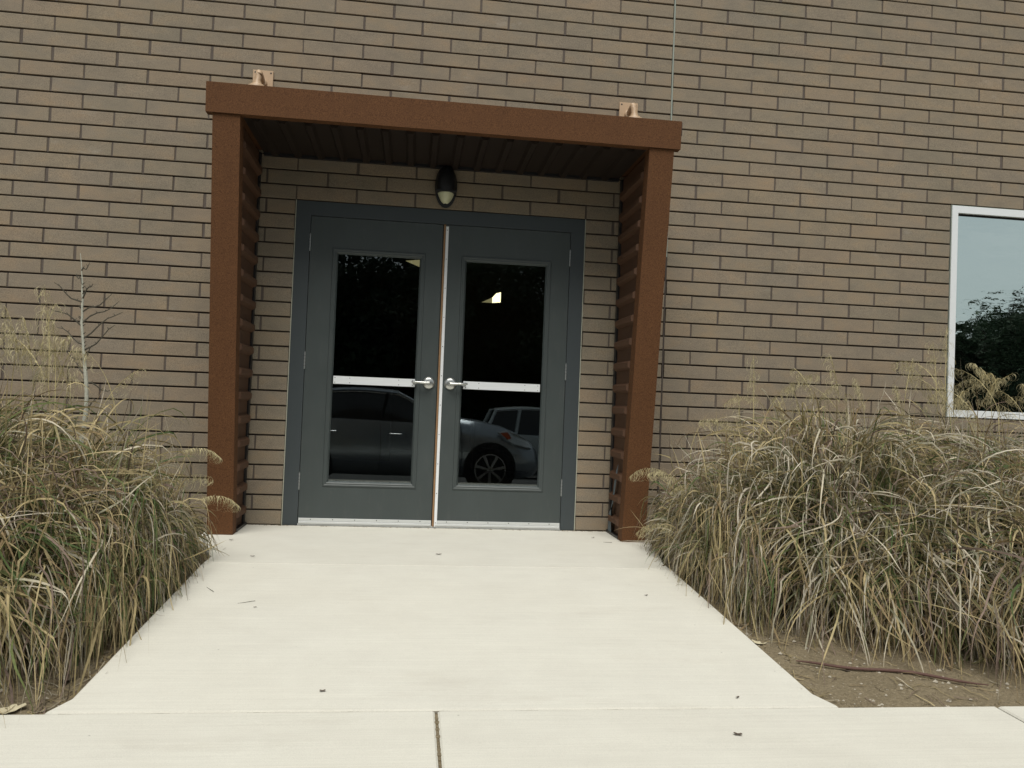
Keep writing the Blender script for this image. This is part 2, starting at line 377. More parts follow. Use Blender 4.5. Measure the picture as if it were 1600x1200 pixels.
# ------------------------------------------------------------------ the building
bld = thing('brick_building', 'tan brick building front with slate double doors and a white framed window', 'building')
X0, X1, K0, K1 = -6.5, 9.6, -3, 58           # wall extents (m, courses)
openings = [(0, 80 * IN, 0, 88 * IN), (192 * IN, 288 * IN, 36 * IN, 100 * IN)]
CJ = 104 * IN; J = .0112
bricks = []
for k in range(K0, K1):
    z0, z1 = k * 4 * IN + J / 2, (k + 1) * 4 * IN - J / 2
    off = 8 * IN * (k % 2)
    m = math.floor((X0 - off) / (16 * IN))
    while off + m * 16 * IN < X1:
        a, c = off + m * 16 * IN, off + (m + 1) * 16 * IN; m += 1
        segs = [(a, c)]
        for cut in [CJ] + [v for (p0, p1, q0, q1) in openings if q0 - .01 < (z0 + z1) / 2 < q1 + .01 for v in (p0, p1)]:
            segs = [t for s_ in segs for t in ([(s_[0], cut), (cut, s_[1])] if s_[0] + .005 < cut < s_[1] - .005 else [s_])]
        for s0, s1 in segs:
            mid = (s0 + s1) / 2
            if any(p0 < mid < p1 and q0 < (z0 + z1) / 2 < q1 for (p0, p1, q0, q1) in openings): continue
            if s0 < X0 - .01 or s1 > X1 + .01: continue
            bricks.append((s0, s1, z0, z1))
def vis_area(br):
    s0, s1, z0, z1 = br
    if z1 < .1 or (-8.8 * IN > s1 > -20 * IN and 0): return 0
    us, vs = zip(*[project((x, 0, z)) for x in (s0, s1) for z in (z0, z1)])
    cl = lambda t, h: min(max(t, 0), h)
    a = (cl(max(us), 1600) - cl(min(us), 1600)) * (cl(max(vs), 1200) - cl(min(vs), 1200))
    mx_, mz = (s0 + s1) / 2, (z0 + z1) / 2
    if -.50 < mx_ < -.23 and mz < 2.9 or 2.27 < mx_ < 2.55 and mz < 2.9: return 0      # behind the canopy's posts
    if -.50 < mx_ < 2.55 and 2.5 < mz < 2.98: return 0                                  # behind its roof
    if mx_ < -.6 and mz < .8 or mx_ > 3 and mz < .9: return 0                           # behind the grasses
    return a
order = sorted(range(len(bricks)), key=lambda i: -vis_area(bricks[i]))
single = set(order[:298])
def brick_mesh(wd, ht, seed):
    """a ground-face unit: chamfered, very slightly uneven front"""
    r = random.Random(seed); b = MB(); b.box(-wd / 2, wd / 2, 0, .03, -ht / 2, ht / 2, .0022)
    b.v = [(x + r.uniform(-.0008, .0008), y + (r.uniform(-.0008, .0008) if y < .01 else 0), z + r.uniform(-.0009, .0009)) for x, y, z in b.v]
    return b
cache = {}
rest = MB(); head = MB()
for i, (s0, s1, z0, z1) in enumerate(bricks):
    r = random.Random(i * 13 + 5)
    jl = J / 2 + r.choice((0, -.001, 0, .002, .006)); jr = J / 2 + r.choice((0, -.001, 0, .0015, .003))
    a, c = s0 + (jl if abs(s0 - 0) > .01 else .002), s1 - jr
    wd, ht = c - a, z1 - z0; cx, cz = (a + c) / 2, (z0 + z1) / 2
    dy = r.uniform(-.0016, .0016); rz = r.uniform(-.003, .003); rx = r.uniform(-.0025, .0025)
    if i in single:
        key = (round(wd, 3), r.randrange(5))
        if key not in cache: cache[key] = brick_mesh(wd, ht, len(cache)).mesh('brick', MT['brick'])
        link('brick', cache[key], bld, (cx, dy, cz), (0, rx, rz))
    else:
        bm_ = brick_mesh(wd, ht, i); rest.add([(cx + x + z * rx, dy + y + x * rz, cz + z - x * rx) for x, y, z in bm_.v], bm_.f)
    if s1 < X1 - .02 and abs(s1 - CJ) > .01 and not any(abs(s1 - p0) < .01 and q0 < cz < q1 for p0, p1, q0, q1 in openings):
        head.box(c - .003, s1 + .012, .0028 + r.uniform(0, .004), .0168, z0 - .001, z1 + .001)
rest.build('bricks', MT['brick'], bld, kind='stuff')
head.build('head_joint_mortar', MT['head_mortar'], bld, kind='stuff')
b = MB()
zt, zb = K1 * 4 * IN, K0 * 4 * IN
for (a, c, d, e) in ((X0, 0, zb, zt), (0, 80 * IN, 88 * IN, zt), (0, 80 * IN, zb, -.001), (80 * IN, 192 * IN, zb, zt), (192 * IN, 288 * IN, 100 * IN, zt), (192 * IN, 288 * IN, zb, 36 * IN), (288 * IN, X1, zb, zt)):
    b.box(a, c, .0165, .20, d, e)
b.build('wall', MT['bed_mortar'], bld)
MB().box(CJ - .0048, CJ + .0048, .0005, .016, zb, 2.0).build('control_joint', MT['bed_mortar'], bld, label='dark lower run of the vertical control joint')
j2_ = MB()
zz = 2.0
while zz < zt:
    h_ = min(.1016, zt - zz); j2_.box(CJ - .005 + .0006 * math.sin(zz * 9), CJ + .005 + .0006 * math.sin(zz * 9), -.0022, .016, zz, zz + h_); zz += h_
j2_.build('sealant_strip', MT['caulk'], bld, label='pale green sealant in the upper control joint')
MB().box(X0, X1, .2, 12.5, 5.6, 5.9).build('roof', MT['roof'], bld)
b = MB(); b.box(X0, X0 + .2, .2, 12.5, zb, 5.6); b.box(X1 - .2, X1, .2, 12.5, zb, 5.6); b.box(X0, X1, 12.3, 12.5, zb, 5.6); b.build('outer_wall', MT['brick'], bld)
# interior seen through the glass
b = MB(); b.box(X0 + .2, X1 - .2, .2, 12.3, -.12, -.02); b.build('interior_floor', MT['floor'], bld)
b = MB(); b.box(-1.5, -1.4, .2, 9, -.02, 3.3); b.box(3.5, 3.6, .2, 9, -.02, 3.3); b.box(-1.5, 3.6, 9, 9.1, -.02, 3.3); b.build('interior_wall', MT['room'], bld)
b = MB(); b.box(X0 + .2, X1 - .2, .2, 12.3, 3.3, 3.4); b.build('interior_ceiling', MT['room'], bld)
b = MB(); b.prism([(2.10, 2.545), (2.235, 2.56), (2.235, 2.72), (2.16, 2.70), (2.10, 2.63)], 'y', 7.5, 7.56); lampi = b.build('interior_lamp', MT['glow'], bld)
b = MB(); b.prism([(1.93, 2.545), (2.098, 2.545), (2.098, 2.63)], 'y', 7.52, 7.56); b.build('lit_ceiling_glow', MT['glow_dim'], lampi)  # glowing wedge stands in for the lit ceiling beside the lamp
b = MB(); b.prism([(.66, 3.15), (.90, 3.18), (.90, 3.06)], 'y', 7.5, 7.54); b.build('interior_lamp', MT['glow_dim'], bld)
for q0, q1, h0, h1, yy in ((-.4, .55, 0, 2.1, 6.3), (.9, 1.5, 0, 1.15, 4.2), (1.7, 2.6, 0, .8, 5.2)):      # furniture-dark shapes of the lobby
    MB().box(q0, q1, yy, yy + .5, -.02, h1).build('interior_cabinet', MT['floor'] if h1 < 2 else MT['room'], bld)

# ---- door frame and doors
Z = lambda t: t * IN
fr = MB(); fr.box(.002, Z(4.0), .003, .12, 0, Z(84)); fr.box(Z(76), Z(80) - .002, .003, .12, 0, Z(84)); fr.box(.002, Z(80) - .002, .003, .12, Z(84), Z(88) - .003, 0)
fr.build('door_frame', MT['frame'], bld)
for q0_ in (-.0035, Z(80) - .0015): MB().box(q0_, q0_ + .005, -.0012, .01, 0, Z(88)).build('frame_sealant', MT['frame_caulk'], bld)
MB().box(Z(4), Z(76), .03, .12, Z(84) - .004, Z(84)).build('frame_stop', MT['gap'], bld)
MB().box(Z(4) + .001, Z(76) - .001, .005, .13, .0008, Z(.45)).build('threshold', MT['alu'], bld)
def lever(parent, x, z, sgn, y):
    b = MB(); b.lathe([(.0, -.014), (.026, -.014), (.036, -.010), (.042, -.003), (.043, .004)], (x, y, z), 'y', 32)
    h = b.build('handle', MT['satin'], parent, True)
    b = MB(); yy = y - .045
    b.tube([(x, y - .012, z), (x, yy, z), (x + sgn * .012, yy - .006, z)], [.0125, .0115, .0105], 12)
    b.tube([(x - sgn * .004, yy - .006, z), (x + sgn * .03, yy - .009, z - .001), (x + sgn * .07, yy - .008, z + .001), (x + sgn * .108, yy - .002, z + .002), (x + sgn * .118, yy + .003, z + .002)], [.0105, .0098, .0088, .0082, .006], 12)
    b.build('handle', MT['satin'], parent, True, label='lever arm pointing away from the door seam')
    MB().lathe([(0, -.0165), (.006, -.0165), (.0065, -.013)], (x, y - .035, z), 'y', 12).build('lock_cylinder', MT['hinge'], parent)
for side in (0, 1):
    xa, xb = (Z(4.12), Z(39.95)) if side == 0 else (Z(40.12), Z(75.88))
    g0, g1 = (Z(11.8), Z(33.9)) if side == 0 else (Z(47.0), Z(69.2)); h0, h1 = Z(12.5), Z(73.7)
    t0, t1, u0, u1 = g0 - Z(1.65), g1 + Z(1.5), Z(10.55), Z(75.5)
    yf = .010
    b = MB(); b.box(xa, t0 + .01, yf, .054, Z(.5), Z(83.87)); b.box(t1 - .01, xb, yf, .054, Z(.5), Z(83.87)); b.box(t0 + .01, t1 - .01, yf, .054, Z(.5), u0 + .01); b.box(t0 + .01, t1 - .01, yf, .054, u1 - .01, Z(83.87))
    dr = b.build('door', MT['door'], bld, label=('left' if side == 0 else 'right') + ' slate grey door leaf with a tall glass lite')
    # moulded lite surround: outer lip, raised bead, splay down to the glass
    b = MB()
    prof = [(0.0, yf - .0005), (.003, yf - .005), (.012, yf - .0055), (.016, yf - .0035), (.024, yf - .004), (.030, yf - .001), (.0395, yf + .014)]
    rings = [[(t0 + o, y, u0 + o), (t1 - o, y, u0 + o), (t1 - o, y, u1 - o), (t0 + o, y, u1 - o)] for o, y in prof]
    for a, c in zip(rings, rings[1:]):
        for q in range(4): b.add([a[q], a[(q + 1) % 4], c[(q + 1) % 4], c[q]], [(0, 1, 2, 3)])
    b.build('glass_frame', MT['door'], dr)
    MB().box(t0 + .0385, t1 - .0385, yf + .013, yf + .019, u0 + .0385, u1 - .0385).build('glass_pane', MT['door_glass'], dr)
    # guard bar across the glass
    bx0, bx1 = (Z(11.9), Z(33.9)) if side == 0 else (Z(47.2), Z(68.7))
    b = MB(); b.box(bx0, bx1, -.010, .0, Z(38.5), Z(40.65), .0012)
    bar = b.build('push_bar', MT['white'], dr)
    for fx in (.02, .20, .80, .97) if side == 0 else (.03, .2, .8, .97):
        for fz in (38.9, 40.2): MB().lathe([(0, -.0115), (.0026, -.0112), (.0030, -.0098)], (bx0 + (bx1 - bx0) * fx, 0, Z(fz)), 'y', 8).build('screw', MT['screw'], bar)
    MB().box(bx0 + .01, bx1 - .01, .0005, yf + .0128, Z(38.9), Z(40.2)).build('bar_mount', MT['white'], bar)
    lx, sg = (Z(37.7), -1) if side == 0 else (Z(43.6), 1)
    lever(dr, lx, Z(39.8), sg, yf - .004)
    qx = (Z(33.3), Z(34.3)) if side == 0 else (Z(46.8), Z(47.9))
    MB().box(qx[0], qx[1], -.016, -.0105, Z(39.25), Z(40.0)).build('bar_latch', MT['hinge'], dr)
    # bottom sweep
    b = MB(); sx0, sx1 = (Z(4.25), Z(39.9)) if side == 0 else (Z(41.0), Z(75.8))
    b.box(sx0, sx1, yf - .006, yf - .0008, Z(1.15), Z(2.0), .001); b.box(sx0, sx1, yf - .011, yf - .0008, Z(.45), Z(1.10), .002)
    sw = b.build('door_sweep', MT['alu'], dr)
    for q in range(6): MB().lathe([(0, yf - .0082), (.003, yf - .008), (.0035, yf - .0058)], (sx0 + (sx1 - sx0) * (.09 + q * .165), 0, Z(1.68)), 'y', 8).build('screw', MT['screw'], sw)
    for hz in (78.2 - 1.5, 44.5, 11.9):
        b = MB(); hx = Z(4.05) if side == 0 else Z(75.95)
        for q in range(5): b.lathe([(0, 0), (.0052, .0006), (.0052, .0205), (0, .021)], (hx, yf - .007, Z(hz - 2.25) + q * .0228), 'z', 12)
        b.lathe([(0, -.004), (.0035, -.002), (.004, 0)], (hx, yf - .007, Z(hz - 2.25)), 'z', 10); b.lathe([(.004, 0), (.0035, .003), (0, .005)], (hx, yf - .007, Z(hz - 2.25) + .114), 'z', 10)
        b.build('hinge', MT['hinge'], dr, True)
    if side == 1:
        b = MB(); b.box(Z(40.72), Z(41.5), yf - .009, yf - .0005, Z(.35), Z(83.4), .001); st = b.build('meeting_strip', MT['strip'], dr)
        for q in range(11): MB().lathe([(0, yf - .0112), (.0026, yf - .011), (.0030, yf - .0088)], (Z(41.1), 0, Z(82.4 - q * 8.1)), 'y', 8).build('screw', MT['screw'], st)
        MB().box(Z(40.15), Z(40.66), yf - .0105, yf - .0006, Z(.4), Z(83.9)).build('seal_backing', MT['wood'], dr)

# ---- window
wf = MB(); wx0, wx1, wz0, wz1 = Z(192), Z(288), Z(36), Z(100)
for (a, c, d, e) in ((wx0 + .006, wx0 + .056, wz0 + .004, wz1 - .005), (wx1 - .056, wx1 - .006, wz0 + .004, wz1 - .005), (wx0 + .056, wx1 - .056, wz1 - .060, wz1 - .005), (wx0 + .056, wx1 - .056, wz0 + .004, wz0 + .058), (Z(240) - .03, Z(240) + .03, wz0 + .058, wz1 - .060)):
    wf.box(a, c, -.004, .09, d, e, .0015)
win = wf.build('window', MT['white'], bld, label='white framed window mirroring sky and trees')
for a, c in ((wx0 + .056, Z(240) - .03), (Z(240) + .03, wx1 - .056)):
    MB().box(a, c, .030, .036, wz0 + .058, wz1 - .060).build('glass_pane', MT['win_glass'], win)
    b = MB(); zt_ = wz1 - .060; b.box(a, c, .020, .029, zt_ - .012, zt_); b.box(a, a + .006, .020, .029, wz0 + .058, zt_ - .012); b.build('reveal_shadow_strip', MT['gap'], win)  # dark strips stand in for the frame reveal's shadow on the glass
b = MB(); b.box(wx0 + .0005, wx0 + .006, .001, .02, wz0, wz1); b.box(wx0 + .006, wx1, .001, .02, wz1 - .005, wz1 - .0005); b.build('window_sealant', MT['caulk'], win)
MB().box(wx0 - .3, wx1, .9, .95, 0, 3.2).build('window_blind', MT['room'], win)

# ------------------------------------------------------------------ canopy
cx0 = Z(40)                                   # centre line
can = thing('entrance_canopy', 'rust brown metal portal canopy leaning out over the double doors', 'canopy', (0, 0, 0))
DB, DT, ZS, ZT = .435, .775, 2.53, 2.705
def yfr(z): return -(DB + (DT - DB) * z / ZS)      # leaning front plane
for sgn in (-1, 1):
    xi, xo = cx0 + sgn * 1.247, cx0 + sgn * 1.405
    b = MB()      # post: front face and inner return, full height
    lo, hi = sorted((xi, xo))
    n = 10; vs = []; fs = []
    for i in range(n + 1):
        z = .0015 + (ZS - .003) * i / n; y = yfr(z)
        vs += [(lo, y, z), (hi, y, z), (hi, y + .10, z), (lo, y + .10, z)]
    for i in range(n):
        for q in range(4): fs.append((4 * i + q, 4 * i + (q + 1) % 4, 4 * i + 4 + (q + 1) % 4, 4 * i + 4 + q))
    fs += [(3, 2, 1, 0), (4 * n, 4 * n + 1, 4 * n + 2, 4 * n + 3)]
    b.add(vs, fs); po = b.build('post', MT['rust'], can)
    # sheet behind the post: outer skin and inner corrugated skin
    b = MB(); xs_ = xo - sgn * .004
    l2, h2 = sorted((xs_, xs_ - sgn * .02)); b.prism([(yfr(.002) + .101, .002), (-.003, .002), (-.003, ZS - .002), (yfr(ZS) + .101, ZS - .002)], 'x', l2, h2)
    b.build('outer_panel', MT['rust'], can)
    b = MB(); xb = xi + sgn * .024; l2, h2 = sorted((xb, xb + sgn * .01)); b.prism([(yfr(.002) + .1005, .002), (-.004, .002), (-.004, ZS - .002), (yfr(ZS) + .1005, ZS - .002)], 'x', l2, h2)
    pan = b.build('inner_panel', MT['panel'], can)
    for q in range(16):
        zc = .11 + q * .1524
        if zc + .03 > ZS: break
        ya, yb = yfr(zc) + .1015, -.055
        p0, p1 = xb - sgn * .0005, xi - sgn * .009
        b = MB()       # trapezoid rib with chamfered ends
        vs = [(p0, ya, zc - .034), (p0, ya, zc + .034), (p0, yb, zc + .034), (p0, yb, zc - .034), (p1, ya + .028, zc - .017), (p1, ya + .028, zc + .017), (p1, yb - .028, zc + .017), (p1, yb - .028, zc - .017)]
        b.add(vs, [(4, 5, 6, 7), (0, 1, 5, 4), (1, 2, 6, 5), (2, 3, 7, 6), (3, 0, 4, 7), (3, 2, 1, 0)])
        b.build('rib', MT['panel'], pan)
    l2, h2 = sorted((xi + sgn * .012, xi + sgn * .028)); MB().box(l2, h2, -.053, -.004, .003, ZS - .003).build('edge_strip', MT['black'], can)  # black strip between the ribbed panel and the wall
    l2, h2 = sorted((xi - sgn * .002, xi + sgn * .028)); MB().prism([(yfr(0) + .102, .0012), (-.01, .0012), (-.01, .018), (yfr(0) + .102, .018)], 'x', l2, h2).build('base_angle', MT['black'], can)
# flaking blue-grey primer on the right inner panel
b = MB(); xq = cx0 + 1.2455
shape = [(-.075, .004), (-.15, .004), (-.142, .12), (-.118, .20), (-.165, .27), (-.178, .34), (-.205, .42), (-.262, .485), (-.215, .39), (-.175, .30), (-.15, .25), (-.10, .19), (-.085, .12)]
shape = [(-.06, .02), (-.15, .02), (-.155, .12), (-.13, .19), (-.165, .26), (-.19, .36), (-.235, .46), (-.285, .50), (-.25, .40), (-.215, .31), (-.18, .225), (-.125, .175), (-.075, .14)]
b.prism(shape, 'x', xq, xq + .0015); b.build('primer_patch', MT['blue'], can)
# fascia, roof deck and soffit
hw = 1.443
b = MB(); yF = yfr(ZS) - .012
b.prism([(yF, ZS + .001), (yF - .012, ZT), (yF + .05, ZT + .004), (yF + .06, ZS + .001)], 'x', cx0 - hw, cx0 + hw); b.build('fascia', MT['rust'], can)
b = MB(); b.prism([(yF + .061, ZS + .03), (yF + .061, ZT - .02), (-.004, ZT - .002), (-.004, ZS + .03)], 'x', cx0 - hw + .03, cx0 + hw - .03); b.build('roof_deck', MT['rust'], can)
MB().box(cx0 + hw + .001, cx0 + hw + .007, yF + .002, -.3, ZT - .085, ZT - .004).build('end_cap', MT['black'], can)
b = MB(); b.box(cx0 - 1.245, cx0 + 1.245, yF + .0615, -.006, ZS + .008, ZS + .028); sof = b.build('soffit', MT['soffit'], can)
q = 0
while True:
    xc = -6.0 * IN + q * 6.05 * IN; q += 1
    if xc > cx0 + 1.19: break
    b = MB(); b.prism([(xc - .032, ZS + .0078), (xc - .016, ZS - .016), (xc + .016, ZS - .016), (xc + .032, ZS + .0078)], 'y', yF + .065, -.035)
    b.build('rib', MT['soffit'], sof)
MB().box(cx0 - 1.243, cx0 + 1.243, -.034, -.0045, ZS - .012, ZS + .0075).build('edge_strip', MT['black'], can)

# ---- oval wall light
lt = thing('wall_light', 'oval black wall light with cream lower lens above the door seam', 'light', (Z(40.2), -.002, Z(94.2)))
n = 26
def oval(b, a, c, depth, z0, z1, off=0, steps=9):
    """half-ellipsoid shell on the wall, limited to z0..z1 (fractions of the half height)"""
    zs = lin(z0, z1, 15); rows = []
    for zf in zs:
        wz = math.sqrt(max(0, 1 - zf * zf)) * (1.0 if zf > 0 else (1 - .10 * zf * zf))
        rows.append([(a * wz * math.cos(t), off - depth * wz ** .8 * math.sin(t), c * zf) for t in lin(0, math.pi, steps + 8)])
    m_ = len(rows[0]); vs = [p for r_ in rows for p in r_]
    b.add(vs, [(i * m_ + j, i * m_ + j + 1, (i + 1) * m_ + j + 1, (i + 1) * m_ + j) for i in range(len(rows) - 1) for j in range(m_ - 1)]); return b
MB().lathe([(.071, .0), (.078, -.012), (.078, -.020), (.0, -.021)], (0, .0, 0), 'y', 30, 1, 1.92).build('back_plate', MT['black'], lt, True)
oval(MB(), .074, .142, .085, -.30, 1.0, -.02).build('housing', MT['black'], lt, True)
b = MB(); oval(b, .063, .125, .075, -.985, -.30, -.02)
b.build('lens', MT['lens'], lt, True)
b = MB(); b.box(-.073, .073, -.10, -.02, -.052, -.040); b.build('visor', MT['black'], lt)

# ---- two tan gooseneck fixtures above the canopy
def bracket(x, z, sgn, label):
    t = thing('gooseneck_light', label, 'light', (x, -.002, z), 'tan fixtures over the canopy')
    b = MB(); b.box(-.068, .068, -.012, -.001, -.068, .068, .002); b.build('wall_plate', MT['tan'], t)
    for sx in (-1, 1):
        for sz in (-1, 1): MB().lathe([(0, -.0145), (.005, -.014), (.006, -.012)], (sx * .052, 0, sz * .052), 'y', 10).build('screw', MT['screw'], t)
    pts = []; 
    for i in range(13):
        a = math.pi * .62 * i / 12; pts.append((sgn * .012 * i / 12, -.012 - .11 * math.sin(min(a, math.pi / 2)) - (.02 if a > math.pi / 2 else 0) * (a - math.pi / 2), -.020 + .030 * math.sin(a * 1.3) - (.066 * max(0, (i - 7) / 5))))
    b = MB(); b.lathe([(.030, -.012), (.030, -.03), (.024, -.034)], (0, 0, -.02), 'y', 20); b.tube(pts, .0215, 14); b.build('arm', MT['tan'], t, True)
    ex, ey, ez = pts[-1]
    MB().lathe([(.0, .012), (.026, .010), (.030, -.008), (.044, -.012), (.048, -.020), (.063, -.026), (.068, -.048), (.066, -.11), (.060, -.115), (.0, -.112)], (ex, ey, ez), 'z', 26).build('lamp_housing', MT['tan'], t, True)
bracket(-10.7 * IN + .012, Z(119.6), -1, 'tan gooseneck fixture on the brick above the left end of the canopy')
bracket(91.2 * IN, Z(119.5), 1, 'tan gooseneck fixture on the brick above the right end of the canopy')

# ------------------------------------------------------------------ ornamental grasses
PAL = np.array([(.44, .36, .20), (.50, .45, .35), (.34, .275, .145), (.085, .125, .045), (.125, .15, .055), (.21, .155, .125), (.26, .19, .105), (.56, .51, .42)])
def blade_mesh(seed, n, R, H, weights, gzf, cx, cy, width=.0043, lock=13, upright=.17):
    """a shaggy mound: locks of blades that leave the dome R wide and H high, arch over and hang down its flank"""
    r = np.random.default_rng(seed); nl = max(1, n // lock); lid = r.integers(0, nl, n)
    phi_l = r.uniform(0, 2 * np.pi, nl); beta = np.arcsin(np.clip(r.uniform(-.06, 1, nl), -1, 1)); f = .12 + .70 * r.random(nl) ** .6
    lump = 1 + .13 * np.sin(phi_l * 3 + seed) * np.cos(beta) + .09 * np.sin(phi_l * 7 + beta * 5 + seed * 2)
    st_l = np.stack([np.cos(phi_l) * np.cos(beta) * R * f * lump, np.sin(phi_l) * np.cos(beta) * R * f * lump, np.maximum(.02, np.sin(beta) * H * f * lump)], 1)
    el_l = np.clip(beta + np.radians(r.normal(30, 22, nl)), np.radians(-30), np.radians(100)); end_l = np.radians(r.uniform(-100, -55, nl)); L_l = r.uniform(.38, .78, nl) * (1.15 - .35 * f) * (1.25 - .3 * np.sin(beta))
    az_l = phi_l + r.normal(0, .55, nl)
    # hanging skirt all round the foot
    sk = r.random(nl) < .34; m_ = sk.sum(); fb = r.uniform(.62, .98, m_)
    st_l[sk] = np.stack([np.cos(phi_l[sk]) * R * fb, np.sin(phi_l[sk]) * R * fb, H * r.uniform(.18, .62, m_) * np.sqrt(np.clip(1.15 - fb ** 2, .05, 1))], 1)
    el_l[sk] = np.radians(r.uniform(-10, 42, m_)); end_l[sk] = np.radians(r.uniform(-100, -72, m_)); L_l[sk] = r.uniform(.40, .78, m_); az_l[sk] = phi_l[sk] + r.normal(0, .35, m_)
    # tangled locks that cross the others near the crown
    tg = r.random(nl) < .16; az_l[tg] += r.normal(0, 1.6, tg.sum()); el_l[tg] = np.radians(r.uniform(-10, 40, tg.sum())); end_l[tg] = np.radians(r.uniform(-60, 0, tg.sum()))
    P0 = st_l[lid] + r.normal(0, .030, (n, 3)); az0 = az_l[lid] + r.normal(0, .24, n); el0 = el_l[lid] + r.normal(0, .16, n); el1 = end_l[lid] + r.normal(0, .25, n); Ln = L_l[lid] * r.uniform(.6, 1.2, n)
    # flattened, broken dead strands, and some stiff upright ones
    up = r.random(n) < upright * (.35 + .9 * np.sin(beta[lid]).clip(0, 1)); el0[up] = np.radians(r.uniform(62, 96, up.sum())); el1[up] = np.radians(r.uniform(25, 85, up.sum())); Ln[up] *= r.uniform(.45, .95, up.sum())
    drift = r.normal(0, .9, n); wob = r.normal(0, .34, n); wph = r.uniform(0, 6.28, n); pw = r.uniform(.7, 1.5, n)
    kink = np.where(r.random(n) < .30, r.normal(-.35, .55, n), 0); kp = r.uniform(.3, .8, n)
    NS = 12; P = np.zeros((n, NS, 3)); P[:, 0] = P0; AZ = np.zeros((n, NS))
    for i in range(1, NS):
        s = (i - .5) / (NS - 1); e = el0 + (el1 - el0) * s ** pw + kink * (s > kp); az = az0 + drift * s * s + wob * np.sin(s * 5 + wph)
        st = Ln / (NS - 1); P[:, i, 0] = P[:, i - 1, 0] + st * np.cos(e) * np.cos(az); P[:, i, 1] = P[:, i - 1, 1] + st * np.cos(e) * np.sin(az); P[:, i, 2] = P[:, i - 1, 2] + st * np.sin(e); AZ[:, i] = az
    AZ[:, 0] = AZ[:, 1]
    gy = P[:, :, 1] + cy; P[:, :, 1] = np.where(gy > -.03, -.03 - cy - (gy + .03) * .12, P[:, :, 1])
    gx = P[:, :, 0] + cx     # trimmed back where people walk
    gx = np.where((cx < 1) & (gx > -.31), -.31 + (gx + .31) * .34, gx); gx = np.where((cx > 1) & (gx < 2.46), 2.46 + (gx - 2.46) * .36, gx); P[:, :, 0] = gx - cx
    gy = P[:, :, 1] + cy; g0 = gzf(np.zeros(1), np.array([cy]))[0]; g = gzf(gx, gy) - g0
    P[:, :, 2] = np.maximum(P[:, :, 2], g + .006 + .03 * r.random((n, 1)))
    wd = width * r.uniform(.4, 1.3, n); s = np.linspace(0, 1, NS)
    prof = np.clip(.7 + .5 * s, 0, 1) * (1 - s ** 3.5) + .04
    tw = r.uniform(-1.3, 1.3, (n, 1)) + s[None, :] * r.normal(0, 2.0, (n, 1))
    side = np.stack([-np.sin(AZ) * np.cos(tw), np.cos(AZ) * np.cos(tw), np.sin(tw)], 2) * (wd[:, None] * prof[None, :])[:, :, None]
    V = np.stack([P - side, P + side], 2).reshape(-1, 3)
    idx = (np.arange(n)[:, None] * NS + np.arange(NS - 1)[None, :]) * 2
    F = np.stack([idx, idx + 1, idx + 3, idx + 2], 2).reshape(-1, 4)
    W = np.array(weights, float); W /= W.sum()
    lc = r.choice(len(PAL), nl, p=W); ci = np.where(r.random(n) < .5, lc[lid], r.choice(len(PAL), n, p=W)); C = PAL[ci] * r.uniform(.72, 1.22, (n, 1))
    green = np.array((.085, .12, .04)); gp = (np.sin(phi_l * 2.3 + seed) * np.cos(beta * 3 + seed) > .1)[lid]      # patches that are still green at the base
    t = np.clip(1.15 - s * 1.5, 0, 1)[None, :, None] * ((r.random(n) < np.where(gp, .75, .25))[:, None, None])
    Cv = C[:, None, :] * (1 - t) + green * t
    return V, F, np.repeat(Cv[:, :, None, :], 2, 2).reshape(-1, 3)
def gz_np(x, y):
    y = np.asarray(y, float); z = np.where(y > RAMP_Y, 0, S * (y - RAMP_Y)); z = np.where(y < -3.0, S * (-3.0 - RAMP_Y), z); return z - np.where((x > -.2) & (x < 2.32), -.004, .038)

def plume_mesh(seed, h, lean):
    """thin stem with a curled, drooping tassel of fine filaments"""
    r = np.random.default_rng(seed); V = []; F = []; C = []
    def ribbon(pts, w0, w1, col):
        base = len(V); m_ = len(pts)
        for i, p in enumerate(pts):
            wv = w0 + (w1 - w0) * i / (m_ - 1); d = np.array((math.cos(seed + i * .3), math.sin(seed + i * .3), 0)) * wv
            V.append(p - d); V.append(p + d); C.append(col); C.append(col)
        for i in range(m_ - 1): F.append((base + 2 * i, base + 2 * i + 1, base + 2 * i + 3, base + 2 * i + 2))
    az = 0.0; d0 = np.array((math.cos(az), math.sin(az), 0)); p = np.zeros(3); stem = [p.copy()]; e = math.radians(88)
    for i in range(12):
        e -= math.radians(lean) / 12 * (i / 6); p = p + (d0 * math.cos(e) + np.array((0, 0, 1)) * math.sin(e)) * h / 12; stem.append(p.copy())
    ribbon(stem, .0022, .0014, (.42, .36, .19))
    for q in range(60):
        t = 1 - .34 * r.random() ** 1.3; i = t * 12; a = stem[int(i) if i < 12 else 11]; c = stem[min(12, int(i) + 1)]; s0 = a + (c - a) * (i - int(i))
        e2 = e + r.uniform(.0, .5); a2 = az + r.normal(0, .5); pp = s0.copy(); pts = [pp.copy()]; cur = r.uniform(.35, .75); Lf = r.uniform(.05, .13) * (1.2 - .3 * t)
        for j in range(8):
            e2 -= cur; a2 += r.normal(0, .25) if j > 3 else 0
            pp = pp + np.array((math.cos(a2) * math.cos(e2), math.sin(a2) * math.cos(e2), math.sin(e2))) * Lf / 8; pts.append(pp.copy())
        ribbon(pts, .0014, .0006, tuple(np.array((.47, .42, .26)) * r.uniform(.75, 1.2)))
    return quick_mesh('seed_plume', np.array(V), np.array(F), MT['plume'], np.array(C)), stem[-1]
PL = []
for i, (h, ln) in enumerate(((.62, 25), (.70, 60), (.55, 110), (.75, 14), (.60, 140), (.68, 80))):
    me_, tip_ = plume_mesh(100 + i, h, ln); PL.append((me_, tip_))

